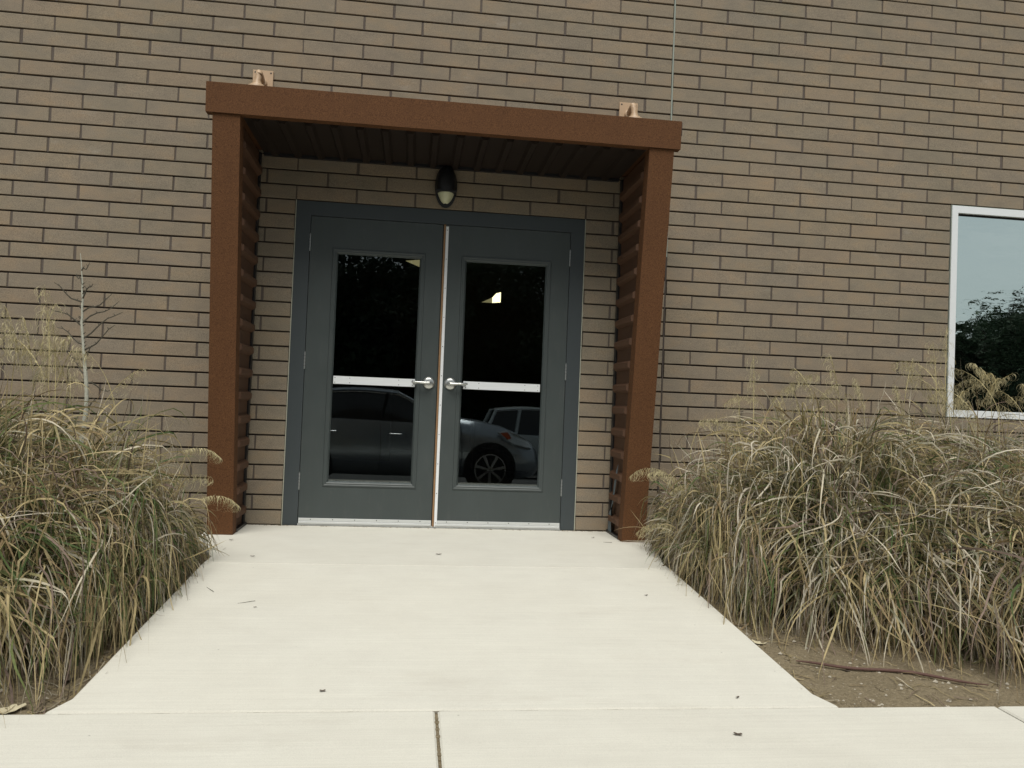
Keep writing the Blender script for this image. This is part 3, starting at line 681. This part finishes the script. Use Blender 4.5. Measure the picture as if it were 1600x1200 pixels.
def grass(x, y, seed, n, label, R_, H_, weights, plumes, **kw):
    z = float(gz_np(np.array([x]), np.array([y]))[0])
    t = thing('ornamental_grass', label, 'grass clump', (x, y, z), 'ornamental grasses beside the entrance path')
    V, F, C = blade_mesh(seed, n, R_, H_, weights, gz_np, x, y, **kw)
    link('blades', quick_mesh('blades', V, F, MT['blade'], C), t, kind='stuff')
    r = random.Random(seed)
    for (px, py, pz, v, sc, az) in plumes:          # tip region base positions in world metres
        me_, tip = PL[v]; rot = Matrix.Rotation(az, 3, 'Z'); tv = rot @ Vector(tip) * sc      # placed by the tip of the stem
        o = link('seed_plume', me_, t, (px - x - tv.x, min(py - tv.y, -.1) - y, pz - z - tv.z), (0, 0, az)); o.scale = (sc, sc, sc)
    return t
wl = [6, 3, 3, 2.2, 2.4, 2.4, 2.4, 1.0]; wr_ = [5, 4.5, 3, 1.0, 1.4, 2.8, 2.2, 2.6]
ra = random.Random(3)
def plume_row(y, pts): return [(p[0], y + ra.uniform(-.08, .08), p[1], p[2], ra.uniform(.9, 1.1), p[3] if len(p) > 3 else ra.uniform(0, 6.28)) for p in pts]
grass(-1.17, -1.80, 21, 27000, 'mounded straw and green grass clump left of the path, seed plumes on tall stems', .97, .80, wl,
      plume_row(-1.5, [(-.93, 1.36, 0), (-.91, 1.28, 3), (-1.13, 1.29, 1), (-1.10, 1.25, 0), (-1.06, 1.21, 3), (-1.02, 1.19, 0), (-.99, 1.14, 1), (-.87, 1.13, 5), (-.82, 1.13, 1), (-.79, 1.05, 0), (-.96, 1.08, 0), (-1.15, 1.18, 3),
                       (-.84, 1.06, 0), (-1.04, 1.10, 1), (-.49, .99, 1, 0), (-.90, 1.18, 0)]) + plume_row(-1.4, [(-.11, .55, 4, 0), (-.17, .45, 2, 0), (-.02, .30, 4, 0)]))
grass(-2.45, -1.2, 22, 8000, 'grass clump at the left edge, behind the nearer left clump', .9, .78, wl, plume_row(-1.2, [(-1.9, 1.2, 0), (-2.2, 1.2, 1)]))
grass(3.29, -1.36, 23, 28000, 'broad shaggy dry grass clump right of the path, nearest the canopy post', .96, .86, wr_,
      plume_row(-1.35, [(2.74, 1.20, 3), (3.01, 1.15, 1), (3.06, 1.12, 5), (3.16, 1.22, 3), (3.21, 1.07, 5), (3.38, 1.11, 1), (3.53, 1.20, 2), (3.69, 1.22, 1), (3.75, 1.24, 0), (3.83, 1.34, 0), (3.89, 1.42, 3), (3.89, 1.19, 5), (3.79, 1.13, 1), (3.95, 1.1, 0),
                        (2.66, .98, 3), (2.60, .93, 4, 3.1), (2.87, .98, 1), (2.95, 1.05, 0), (3.1, 1.05, 1), (3.6, 1.08, 1), (3.3, 1.02, 0)]) + plume_row(-1.3, [(2.06, .51, 4, 3.1), (2.46, .84, 2, 3.0), (2.19, .53, 2, 3.3), (2.09, .21, 4, 3.2), (2.32, .42, 4, 2.9)]))
grass(4.14, -1.93, 24, 23000, 'drooping dry grass clump at the right edge, closest to the sidewalk', .90, .80, wr_,
      plume_row(-1.6, [(3.75, 1.05, 1), (3.85, 1.0, 0), (3.95, 1.02, 5)]))
grass(4.45, -.80, 25, 10000, 'grass clump under the white framed window, behind the right edge clump', .85, .86, wr_,
      plume_row(-1.0, [(4.36, 1.26, 5), (4.42, 1.23, 1), (4.47, 1.19, 2), (4.51, 1.17, 5), (4.58, 1.2, 1), (4.67, 1.14, 5), (4.34, 1.12, 1), (4.27, 1.08, 5), (4.40, 1.15, 2), (4.53, 1.1, 5), (4.2, 1.12, 1), (4.1, 1.15, 0), (4.62, 1.05, 2)]))

# ---- bare sapling behind the left clump
sap = thing('bare_sapling', 'thin bare sapling with pale spotted bark and thorny twigs against the left wall', 'sapling', (-.93, -1.0, -.04))
pts = [(0, 0, 0), (.004, 0, .3), (-.008, .0, .6), (.012, .0, .85), (-.012, 0, 1.08), (-.034, .0, 1.28), (-.04, 0, 1.45), (-.062, 0, 1.66)]
dense = []
for a, c in zip(pts, pts[1:]):
    for q in range(4):
        f = q / 4; dense.append((a[0] + (c[0] - a[0]) * f + ra.uniform(-.003, .003), 0, a[2] + (c[2] - a[2]) * f))
dense.append(pts[-1])
MB().tube(dense, [max(.0018, .0165 * (1 - i / len(dense)) ** .75 * ra.uniform(.9, 1.12)) for i in range(len(dense))], 8).build('trunk', MT['pale_bark'], sap, True)
for i, (z0, sg, ln_, up) in enumerate(((.95, 1, .12, -.35), (1.06, -1, .12, .55), (1.12, 1, .17, .85), (1.16, -1, .16, .6), (1.2, 1, .2, .8), (1.27, -1, .17, .55), (1.28, 1, .17, .75), (1.33, 1, .15, .7), (1.38, -1, .13, .75), (1.0, -1, .09, .8), (.82, 1, .06, .6), (1.42, 1, .07, 1.1), (1.5, -1, .05, 1), (1.56, 1, .04, 1), (1.09, 1, .05, .9))):
    x0 = np.interp(z0, [p[2] for p in pts], [p[0] for p in pts]); b = MB(); P = [(x0 + sg * ln_ * t, -.05 * t * (i % 3 - 1), z0 + ln_ * up * t + .012 * math.sin(t * 7 + i)) for t in lin(0, 1, 6)]
    b.tube(P, [.0048, .0042, .0038, .0032, .0026, .0016], 5)
    for q in range(1, 5):
        x, y, z = P[q]; s2 = 1 if q % 2 else -1; b.tube([(x, y, z), (x + .008 * s2, y, z + .012)], [.0026, .0012], 4)
    b.build('twig', MT['twig'], sap)
b = MB()
for q in range(34):
    z = ra.uniform(.5, 1.5); x = np.interp(z, [p[2] for p in pts], [p[0] for p in pts]); sg = ra.choice((-1, 1)); b.tube([(x, 0, z), (x + sg * .018, -.006, z + .012)], [.005, .0012], 4)
b.build('thorns', MT['twig'], sap, kind='stuff')

# ------------------------------------------------------------------ litter on the ground
b = MB()
for q in range(2600):
    x, y = (ra.uniform(2.36, 6.2) if q % 3 else ra.uniform(-4, -.24)), -3.0 + 2.0 * ra.random() ** 1.5
    s_ = ra.choice((.0025, .003, .004, .006, .010)) * ra.uniform(.7, 1.2); z = bed_z(x, y) + s_ * .2
    b.add([(x + s_ * ra.uniform(.7, 1.3), y, z), (x, y + s_, z), (x - s_, y, z), (x, y - s_, z), (x, y, z + s_ * ra.uniform(.5, .9)), (x, y, z - s_)], [(0, 1, 4), (1, 2, 4), (2, 3, 4), (3, 0, 4), (1, 0, 5), (2, 1, 5), (3, 2, 5), (0, 3, 5)])
b.build('pebbles', MT['pebble'], kind='stuff', label='small stones on the bare soil', category='pebbles')
b = MB()
for q in range(5200):
    x, y = (ra.uniform(2.345, 5.2) if q % 3 else ra.uniform(-2.6, -.215)), -3.0 + 2.2 * ra.random() ** 1.4
    s_ = ra.choice((.004, .006, .008, .012)) * ra.uniform(.7, 1.3); z = bed_z(x, y); a = ra.uniform(0, 3)
    P_ = [(x + s_ * math.cos(a + t) * ra.uniform(.6, 1.3), y + s_ * math.sin(a + t) * ra.uniform(.6, 1.3), z - .001) for t in (0, 1.3, 2.5, 3.8, 5.0)]
    b.add(P_ + [(x, y, z + s_ * ra.uniform(.35, .75))], [(i, (i + 1) % 5, 5) for i in range(5)] + [(4, 3, 2, 1, 0)])
b.build('soil_clods', MT['soil'], kind='stuff', label='crumbly clods on the bare soil', category='soil')
V = []; F = []; C = []
for q in range(6500):
    left = q % 2
    if left: x, y = -.22 - ra.random() ** 1.4 * 2.2, -2.98 + ra.random() * 2.4
    else: x, y = 2.35 + ra.random() ** 1.3 * 3.2, -2.95 + ra.random() * 2.4
    if not left and y < -2.35 and ra.random() < .75: continue
    a = ra.uniform(0, 3.14); ln_ = ra.uniform(.02, .13); w_ = ra.uniform(.0008, .002); bz = len(V); cu = ra.uniform(-.3, .3); col = PAL[ra.choice((0, 1, 2, 2, 6, 5))] * ra.uniform(.6, 1.05)
    for i in range(4):
        t = i / 3 - .5; aa = a + cu * t; px, py = x + math.cos(aa) * ln_ * t, y + math.sin(aa) * ln_ * t
        if -.2 < px < 2.33: px = -.205 + .05 * ra.random() ** 3 if x < 1 else 2.335 - .05 * ra.random() ** 3
        z = (gz(px, py) + .001 if -.2 <= px <= 2.335 else bed_z(px, py) + .003) + .012 * ra.random() * ln_ * 8
        V += [(px - math.sin(aa) * w_, py + math.cos(aa) * w_, z), (px + math.sin(aa) * w_, py - math.cos(aa) * w_, z + .0005)]; C += [col, col]
    for i in range(3): F.append((bz + 2 * i, bz + 2 * i + 1, bz + 2 * i + 3, bz + 2 * i + 2))
link('straw_litter', quick_mesh('straw_litter', np.array(V), np.array(F), MT['straw'], np.array(C)), kind='stuff', label='dry straw litter on the soil under the grasses', category='litter')

sx0_, sy0_, sx1_, sy1_ = 2.43, -2.545, 3.10, -2.765
P = [(sx0_ + (sx1_ - sx0_) * t, sy0_ + (sy1_ - sy0_) * t + .012 * math.sin(t * 5), bed_z(sx0_ + (sx1_ - sx0_) * t, sy0_ + (sy1_ - sy0_) * t) + .012 + .004 * math.sin(t * 9)) for t in lin(0, 1, 14)]
MB().tube(P, [.0025, .0045, .0052, .0056, .006, .0057, .006, .0064, .006, .006, .0055, .005, .0035, .002], 8).build('fallen_stick', MT['rebar'], None, True, label='long reddish brown stick lying on the bare soil at right', category='stick')
def leaf(x, y, size, ang, m, label, name='fallen_leaf', curl=.3, group=None, on=0, lobes=5):
    b = MB(); n_ = 22; r = random.Random(int(x * 1000)); z0 = max(bed_z(x, y), -9) if not on else gz(x, y) + .0008
    top = []
    for i in range(n_):
        t = 2 * math.pi * i / n_; rr = size * (.62 + .38 * abs(math.cos(t * lobes / 2))) * r.uniform(.88, 1.12) * (.62 + .38 * abs(math.cos(t)))
        lx, ly = rr * math.cos(t), rr * math.sin(t) * .8; h = .003 + curl * (lx * lx + ly * ly) / size + size * .06 * r.random()
        top.append((x + lx * math.cos(ang) - ly * math.sin(ang), y + lx * math.sin(ang) + ly * math.cos(ang), z0 + h))
    cz_ = z0 + .003; th = max(.0006, size * .01)
    b.add(top + [(x, y, cz_)] + [(p[0], p[1], p[2] + th) for p in top] + [(x, y, cz_ + th)], [((i + 1) % n_, i, n_) for i in range(n_)] + [(n_ + 1 + i, n_ + 1 + (i + 1) % n_, 2 * n_ + 1) for i in range(n_)] + [(i, (i + 1) % n_, n_ + 1 + (i + 1) % n_, n_ + 1 + i) for i in range(n_)])
    b.build(name, m, None, label=label, category='leaf', group=group)
leaf(-.40, -2.885, .058, .5, MT['dryleaf'], 'large pale dry leaf on the soil at the bottom left corner', curl=.25)
leaf(2.372, -2.325, .034, 2.2, MT['dryleaf'], 'pale torn leaf on the soil beside the right edge of the ramp', curl=.3)
leaf(-.31, -2.66, .05, 1.3, MT['darkleaf'], 'curled brown leaf under the left grass clump by the ramp corner', curl=.5)
leaf(2.62, -2.60, .02, .3, MT['darkleaf'], 'small dark leaf beside the left end of the stick')
G_ = 'dark leaf scraps on the concrete'
for (x, y, s_, a_, lb_) in ((.585, -2.86, .011, .2, 'oval dark leaf scrap on the lower ramp, left of the sidewalk joint'), (1.035, -.98, .016, .1, 'dark leaf scrap on the landing in front of the door seam'),
        (-.20, -.62, .013, .1, 'dark leaf scrap on the landing by the left canopy post'), (.02, -1.12, .012, .1, 'dark leaf scrap on the landing just above the ramp joint at left'),
        (2.10, -.30, .012, .4, 'dark leaf scrap on the landing beside the right door jamb'), (2.03, -1.78, .009, .3, 'tiny dark scrap on the right side of the ramp'),
        (1.90, -3.22, .014, -.3, 'dark twig like scrap on the sidewalk right of the joint'), (2.02, -2.93, .008, .5, 'tiny dark scrap near the ramp foot at right'), (.20, -2.0, .007, .5, 'tiny dark scrap on the left side of the ramp')):
    leaf(x, y, s_, a_, MT['darkleaf'], lb_, 'leaf_scrap', .2, G_, 1, 2)
for (x, y, ln_, a_, lb_) in ((.15, -1.93, .075, .35, 'thin dry grass stalk lying on the ramp near the left clump'), (-.05, -1.75, .09, -1.0, 'bent grass stalk at the left edge of the ramp'), (2.16, -.47, .06, -.5, 'short straw on the landing by the right post')):
    b = MB(); b.tube([(x + math.cos(a_) * ln_ * t, y + math.sin(a_) * ln_ * t, gz(x, y + math.sin(a_) * ln_ * t) + .0022 + .002 * math.sin(3 * t)) for t in lin(-.5, .5, 6)], .0011, 5); b.build('dry_stalk', MT['twig'], None, label=lb_, category='straw')

# ------------------------------------------------------------------ vehicles and trees that the glass mirrors
def loft(b, secs):
    m_ = len(secs[0]); vs = [p for s_ in secs for p in s_]
    b.add(vs, [(i * m_ + j, i * m_ + (j + 1) % m_, (i + 1) * m_ + (j + 1) % m_, (i + 1) * m_ + j) for i in range(len(secs) - 1) for j in range(m_)] + [tuple(range(m_ - 1, -1, -1)), tuple(range((len(secs) - 1) * m_, len(secs) * m_))])
def car(label, loc, paint, st, gh, wheels, wr, hwid, suv=False):
    """front towards +X; st: (x, bottom, belt, centre top, half width); gh: side outline of the glass house"""
    t = thing('parked_car', label, 'car', loc, 'cars standing in front of the building')
    b = MB(); secs = []
    for x, zb_, zs_, zc_, h in st:
        half = [(h * .86, zb_), (h * .97, zb_ + .10), (h, zb_ + (zs_ - zb_) * .45), (h * .985, zb_ + (zs_ - zb_) * .75), (h * .93, zs_), (h * .80, zc_ - .015), (h * .4, zc_)]
        secs.append([(x, -y, z) for y, z in half] + [(x, y, z) for y, z in reversed(half)])
    loft(b, secs); body = b.build('body', paint, t, True)
    # greenhouse: dark glass volume, roof shell, pillars
    bw, tw = hwid * .90, hwid * .70; b = MB(); rb, rt, ft, fb = gh      # (x, z) rear base, rear top, front top, front base
    nseg = 9; arc = []
    for i in range(nseg + 1):
        f = i / nseg; x = rt[0] + (ft[0] - rt[0]) * f; z = rt[1] + (ft[1] - rt[1]) * f + .05 * math.sin(math.pi * f); arc.append((x, z))
    base = [(rb[0] + (fb[0] - rb[0]) * i / nseg, rb[1] + (fb[1] - rb[1]) * i / nseg) for i in range(nseg + 1)]
    secs = [[(base[i][0], -bw, base[i][1] - .03), (arc[i][0], -tw, arc[i][1]), (arc[i][0], tw, arc[i][1]), (base[i][0], bw, base[i][1] - .03)] for i in range(nseg + 1)]
    loft(b, secs); b.build('window', MT['carglass'], t, True)
    b = MB(); loft(b, [[(x, -tw - .02, z - .035), (x, -tw + .03, z + .02), (x, 0, z + .045), (x, tw - .03, z + .02), (x, tw + .02, z - .035)] for x, z in arc]); b.build('roof', paint, t, True)
    for sg in (-1, 1):
        for (p, q, wd_, m_) in ((rb, rt, .05, paint), (fb, ft, .035, paint)):
            b = MB(); b.tube([(p[0], sg * (bw + .0), p[1] - .02), (q[0], sg * (tw + .012), q[1])], [wd_, wd_ * .8], 8); b.build('pillar', m_, t, True)
        b = MB(); b.tube([(base[0][0], sg * (bw + .006), base[0][1])] + [(x, sg * (tw + .028), z - .03) for x, z in arc] + [(base[-1][0], sg * (bw + .006), base[-1][1])], .008, 6); b.build('chrome_trim', MT['trim'], t, True)
    return t, body, arc, base, bw, tw
def wheels(t, xs, wr, hwid):
    for x in xs:
        for sg in (1, -1):
            b = MB(); yo = sg * (hwid - .02)
            MB().lathe([(0, -.02 * sg), (wr + .055, -.02 * sg), (wr + .055, .024 * sg), (wr + .03, .026 * sg), (0, .024 * sg)], (x, yo, wr + .02), 'y', 36).build('wheel_arch', MT['tyre'], t)
            b.lathe([(wr * .6, .02 * sg), (wr * .72, .05 * sg), (wr * .95, .052 * sg), (wr, .03 * sg), (wr, -.03 * sg)], (x, yo, wr), 'y', 40); wh = b.build('wheel', MT['tyre'], t, True)
            MB().lathe([(0, .03 * sg), (wr * .6, .03 * sg), (wr * .69, .056 * sg), (wr * .72, .056 * sg), (wr * .72, .05 * sg)], (x, yo, wr), 'y', 40).build('rim', MT['tyre'], wh)
            b = MB(); b.lathe([(wr * .66, .045 * sg), (wr * .66, .060 * sg), (wr * .71, .060 * sg), (wr * .71, .045 * sg)], (x, yo, wr), 'y', 40); b.lathe([(0, .062 * sg), (wr * .13, .058 * sg), (wr * .15, .04 * sg)], (x, yo, wr), 'y', 16); b.build('rim', MT['rim'], wh)
            for q in range(7):
                a = 2 * math.pi * q / 7 + .2; b = MB(); y1_ = yo + .055 * sg; ca, sa = math.cos(a), math.sin(a); w1, w2 = wr * .07, wr * .045
                r0, r1 = wr * .12, wr * .67
                vs = [(x + ca * r0 - sa * w2, y1_, wr + sa * r0 + ca * w2), (x + ca * r0 + sa * w2, y1_, wr + sa * r0 - ca * w2), (x + ca * r1 + sa * w1, y1_, wr + sa * r1 - ca * w1), (x + ca * r1 - sa * w1, y1_, wr + sa * r1 + ca * w1)]
                b.add(vs + [(p[0], p[1] - .015 * sg, p[2]) for p in vs], [(0, 1, 2, 3), (7, 6, 5, 4), (0, 4, 5, 1), (1, 5, 6, 2), (2, 6, 7, 3), (3, 7, 4, 0)]); b.build('spoke', MT['rim'], wh)
# silver hatchback (local x: 0 at the front axle)
HW = .86
st1 = [(-3.50, .40, .72, .80, .60), (-3.44, .28, .85, .98, .76), (-3.2, .22, .95, 1.02, .83), (-2.6, .20, .985, 1.02, .86), (-1.6, .19, .965, 1.0, .86), (-1.0, .19, .945, .99, .86), (-.45, .19, .92, 1.04, .86), (-.1, .19, .87, 1.0, .855), (.2, .19, .80, .93, .84), (.45, .19, .71, .83, .80), (.62, .21, .60, .72, .72), (.72, .26, .50, .60, .60), (.78, .33, .45, .50, .42)]
gz1 = -.39
t1, body1, arc1, base1, bw1, tw1 = car('silver hatchback parked parallel to the entrance, mirrored in the door glass', (2.0, -5.80 - HW, gz1), MT['silver'], st1, ((-3.30, .96), (-2.70, 1.32), (-1.35, 1.37), (-.52, .98)), None, .32, HW)
wheels(t1, (0, -2.6), .32, HW)
for xg in (-1.57, -.42):
    b = MB(); b.tube([(xg, HW + .0015, .26), (xg + .01, HW + .003, .6), (xg, HW - .02, .80), (xg - .02, HW * .935, .945)], .0045, 5); b.build('door_gap', MT['gap'], t1)
b = MB(); b.tube([(-1.57, bw1 + .002, .96), (-1.50, tw1 + .03, 1.36)], .022, 6); b.build('pillar', MT['gap'], t1)
b = MB(); b.tube([(-1.46, HW + .0, .775), (-1.44, HW + .035, .785), (-1.28, HW + .038, .785), (-1.26, HW + .0, .775)], .012, 8); b.build('handle', MT['trim'], t1, True)
b = MB(); b.tube([(-2.36, HW + .0, .79), (-2.34, HW + .035, .80), (-2.18, HW + .038, .80), (-2.16, HW + .0, .79)], .012, 8); b.build('handle', MT['trim'], t1, True)
b = MB(); b.add([(.10, .853, .86), (.22, .80, .885), (.40, .77, .83), (.55, .68, .74), (.60, .745, .64), (.50, .80, .655), (.32, .843, .70)], [(0, 1, 2, 3, 4, 5, 6)])
b.v = [(x, y + .012, z + .006) for x, y, z in b.v]; n7 = 7; b.v += [(x, y - .05, z - .03) for x, y, z in b.v]; b.f += [(i, n7 + i, n7 + (i + 1) % 7, (i + 1) % 7) for i in range(7)]
hl = b.build('headlight', MT['lamp'], t1); 
b = MB(); b.add([(.13, .872, .852), (.24, .835, .865), (.30, .845, .78), (.24, .868, .76)], [(0, 1, 2, 3)]); b.v += [(x, y - .02, z) for x, y, z in b.v[:4]]; b.f += [(0, 4, 5, 1), (1, 5, 6, 2), (2, 6, 7, 3), (3, 7, 4, 0)]; b.build('side_marker', MT['orange'], hl)
b = MB(); b.lathe([(0, -.07), (.07, -.05), (.085, 0), (.07, .05), (0, .07)], (-.62, .90, 1.0), 'x', 14, 1, .7); b.build('mirror', MT['silver'], t1, True)
# pale utility vehicle farther back
st2 = [(-3.3, .55, .95, 1.0, .78), (-3.25, .38, 1.05, 1.12, .90), (-2.6, .34, 1.12, 1.16, .93), (-1.5, .33, 1.10, 1.14, .93), (-.7, .33, 1.08, 1.14, .93), (-.4, .33, 1.06, 1.14, .93), (.2, .34, 1.0, 1.10, .92), (.6, .38, .90, 1.02, .88), (.8, .45, .80, .92, .78)]
t2, _, arc2, base2, bw2, tw2 = car('pale utility vehicle parked behind the silver car, mirrored in the right door', (5.9, -14 - .93, lot_z(0, -14.5)), MT['white_car'], st2, ((-3.22, 1.10), (-2.95, 1.70), (-1.45, 1.74), (-.75, 1.12)), None, .37, .93, True)
wheels(t2, (0, -2.55), .37, .93)
for xp in (-2.45, -1.75):
    b = MB(); b.tube([(xp, bw2 + .006, 1.10), (xp + .10, tw2 + .03, 1.72)], .045, 6); b.build('pillar', MT['white_car'], t2)
b = MB(); b.lathe([(0, -.08), (.09, -.06), (.105, 0), (.09, .06), (0, .08)], (-.95, 1.0, 1.22), 'x', 14, 1, .75); b.build('mirror', MT['white_car'], t2, True)
b = MB(); b.tube([(-1.66, .925 + .02, 1.0), (-1.5, .925 + .035, 1.0)], .013, 8); b.build('handle', MT['gap'], t2)

def tree_meshes(seed, H, R, n):
    r = np.random.default_rng(seed); cl = 70
    cc = np.stack([r.normal(0, .46, cl) * R, r.normal(0, .46, cl) * R, H * (.16 + .76 * r.random(cl))], 1)
    rad = np.hypot(cc[:, 0], cc[:, 1]); cc[:, 2] = np.minimum(cc[:, 2], H * (.94 - .30 * (rad / R) ** 1.6)); cr_ = r.uniform(.45, .85, cl) * R * .46
    k = r.integers(0, cl, n); d = r.normal(0, 1, (n, 3)); d /= np.linalg.norm(d, axis=1)[:, None]; c = cc[k] + d * (cr_[k] * r.random(n) ** .45)[:, None] * np.array((1, 1, .8))
    stray = r.random(n) < .05; c[stray] += r.normal(0, .35, (stray.sum(), 3))
    u = r.normal(0, 1, (n, 3)); u /= np.linalg.norm(u, axis=1)[:, None]; v = np.cross(u, r.normal(0, 1, (n, 3))); v /= np.linalg.norm(v, axis=1)[:, None]
    s = r.uniform(.07, .14, n)[:, None]; V = np.stack([c - u * s, c - v * s * .5, c + u * s, c + v * s * .5], 1).reshape(-1, 3); F = np.arange(4 * n).reshape(-1, 4)
    col = np.array((.028, .05, .026)) * r.uniform(.5, 1.5, (cl, 1))[k] * r.uniform(.7, 1.3, (n, 1)); crown = quick_mesh('crown', V, F, MT['leaf'], np.repeat(col, 4, 0))
    b = MB(); b.tube([(0, 0, -.2), (.06, .03, H * .25), (0, -.05, H * .5), (.05, 0, H * .8)], [.22, .17, .11, .03], 9)
    for q in range(15):
        t_ = cc[r.integers(0, cl)]; z0 = H * r.uniform(.15, .55); b.tube([(0, 0, z0), (t_[0] * .5, t_[1] * .5, (z0 + t_[2]) / 2 + .2), tuple(t_)], [.08, .05, .015], 6)
    for q in range(80):        # bare twigs that stick out of the crown
        t_ = cc[r.integers(0, cl)]; d_ = np.array((r.normal(0, .5), r.normal(0, .5), r.uniform(.5, 1.2))) * .9; b.tube([tuple(t_), tuple(t_ + d_ * .5 + r.normal(0, .05, 3)), tuple(t_ + d_)], [.014, .009, .003], 4)
    return crown, b.mesh('trunk', MT['bark'], True)
TM = [tree_meshes(s_, 7.6, 3.1, 17000) for s_ in (51, 52, 53)]
lay = [(-9, -24, 1.1), (-4.5, -25.5, 1.1), (-.6, -24.5, 1.2), (2.6, -25.0, 1.12), (6.2, -25.2, 1.12), (10.5, -24.8, 1.05), (14.8, -25.4, 1.0), (19.2, -25, .95), (23.6, -25.3, 1.0), (26.6, -24.8, 1.08), (30.5, -25.4, 1.05), (35.5, -25, 1.0), (-6.8, -29, 1.25), (-2.5, -29.5, 1.3), (1.2, -28.6, 1.35), (4.6, -29.3, 1.35), (8.4, -29, 1.25), (25.2, -29.5, 1.1), (29, -29.2, 1.1), (21.4, -29.4, 1.05)]
kinds = ['broad dark evergreen tree', 'tall dark evergreen tree', 'dense dark evergreen tree']
for i, (x, y, s_) in enumerate(lay):
    t = thing('evergreen_tree', kinds[i % 3] + (', back row' if y < -28 else ', front row') + f', {["leftmost", "second", "third", "fourth", "fifth", "sixth", "seventh", "eighth", "ninth", "tenth", "eleventh", "last"][sorted(v[0] for v in lay if (v[1] < -28) == (y < -28)).index(x)]} from the left' + '', 'tree', (x, y, lot_z(0, y) - .05), 'trees across the parking lot')
    t.scale = (s_, s_, s_); t.rotation_euler = (0, 0, i * 1.3)
    link('crown', TM[i % 3][0], t); link('trunk', TM[i % 3][1], t)
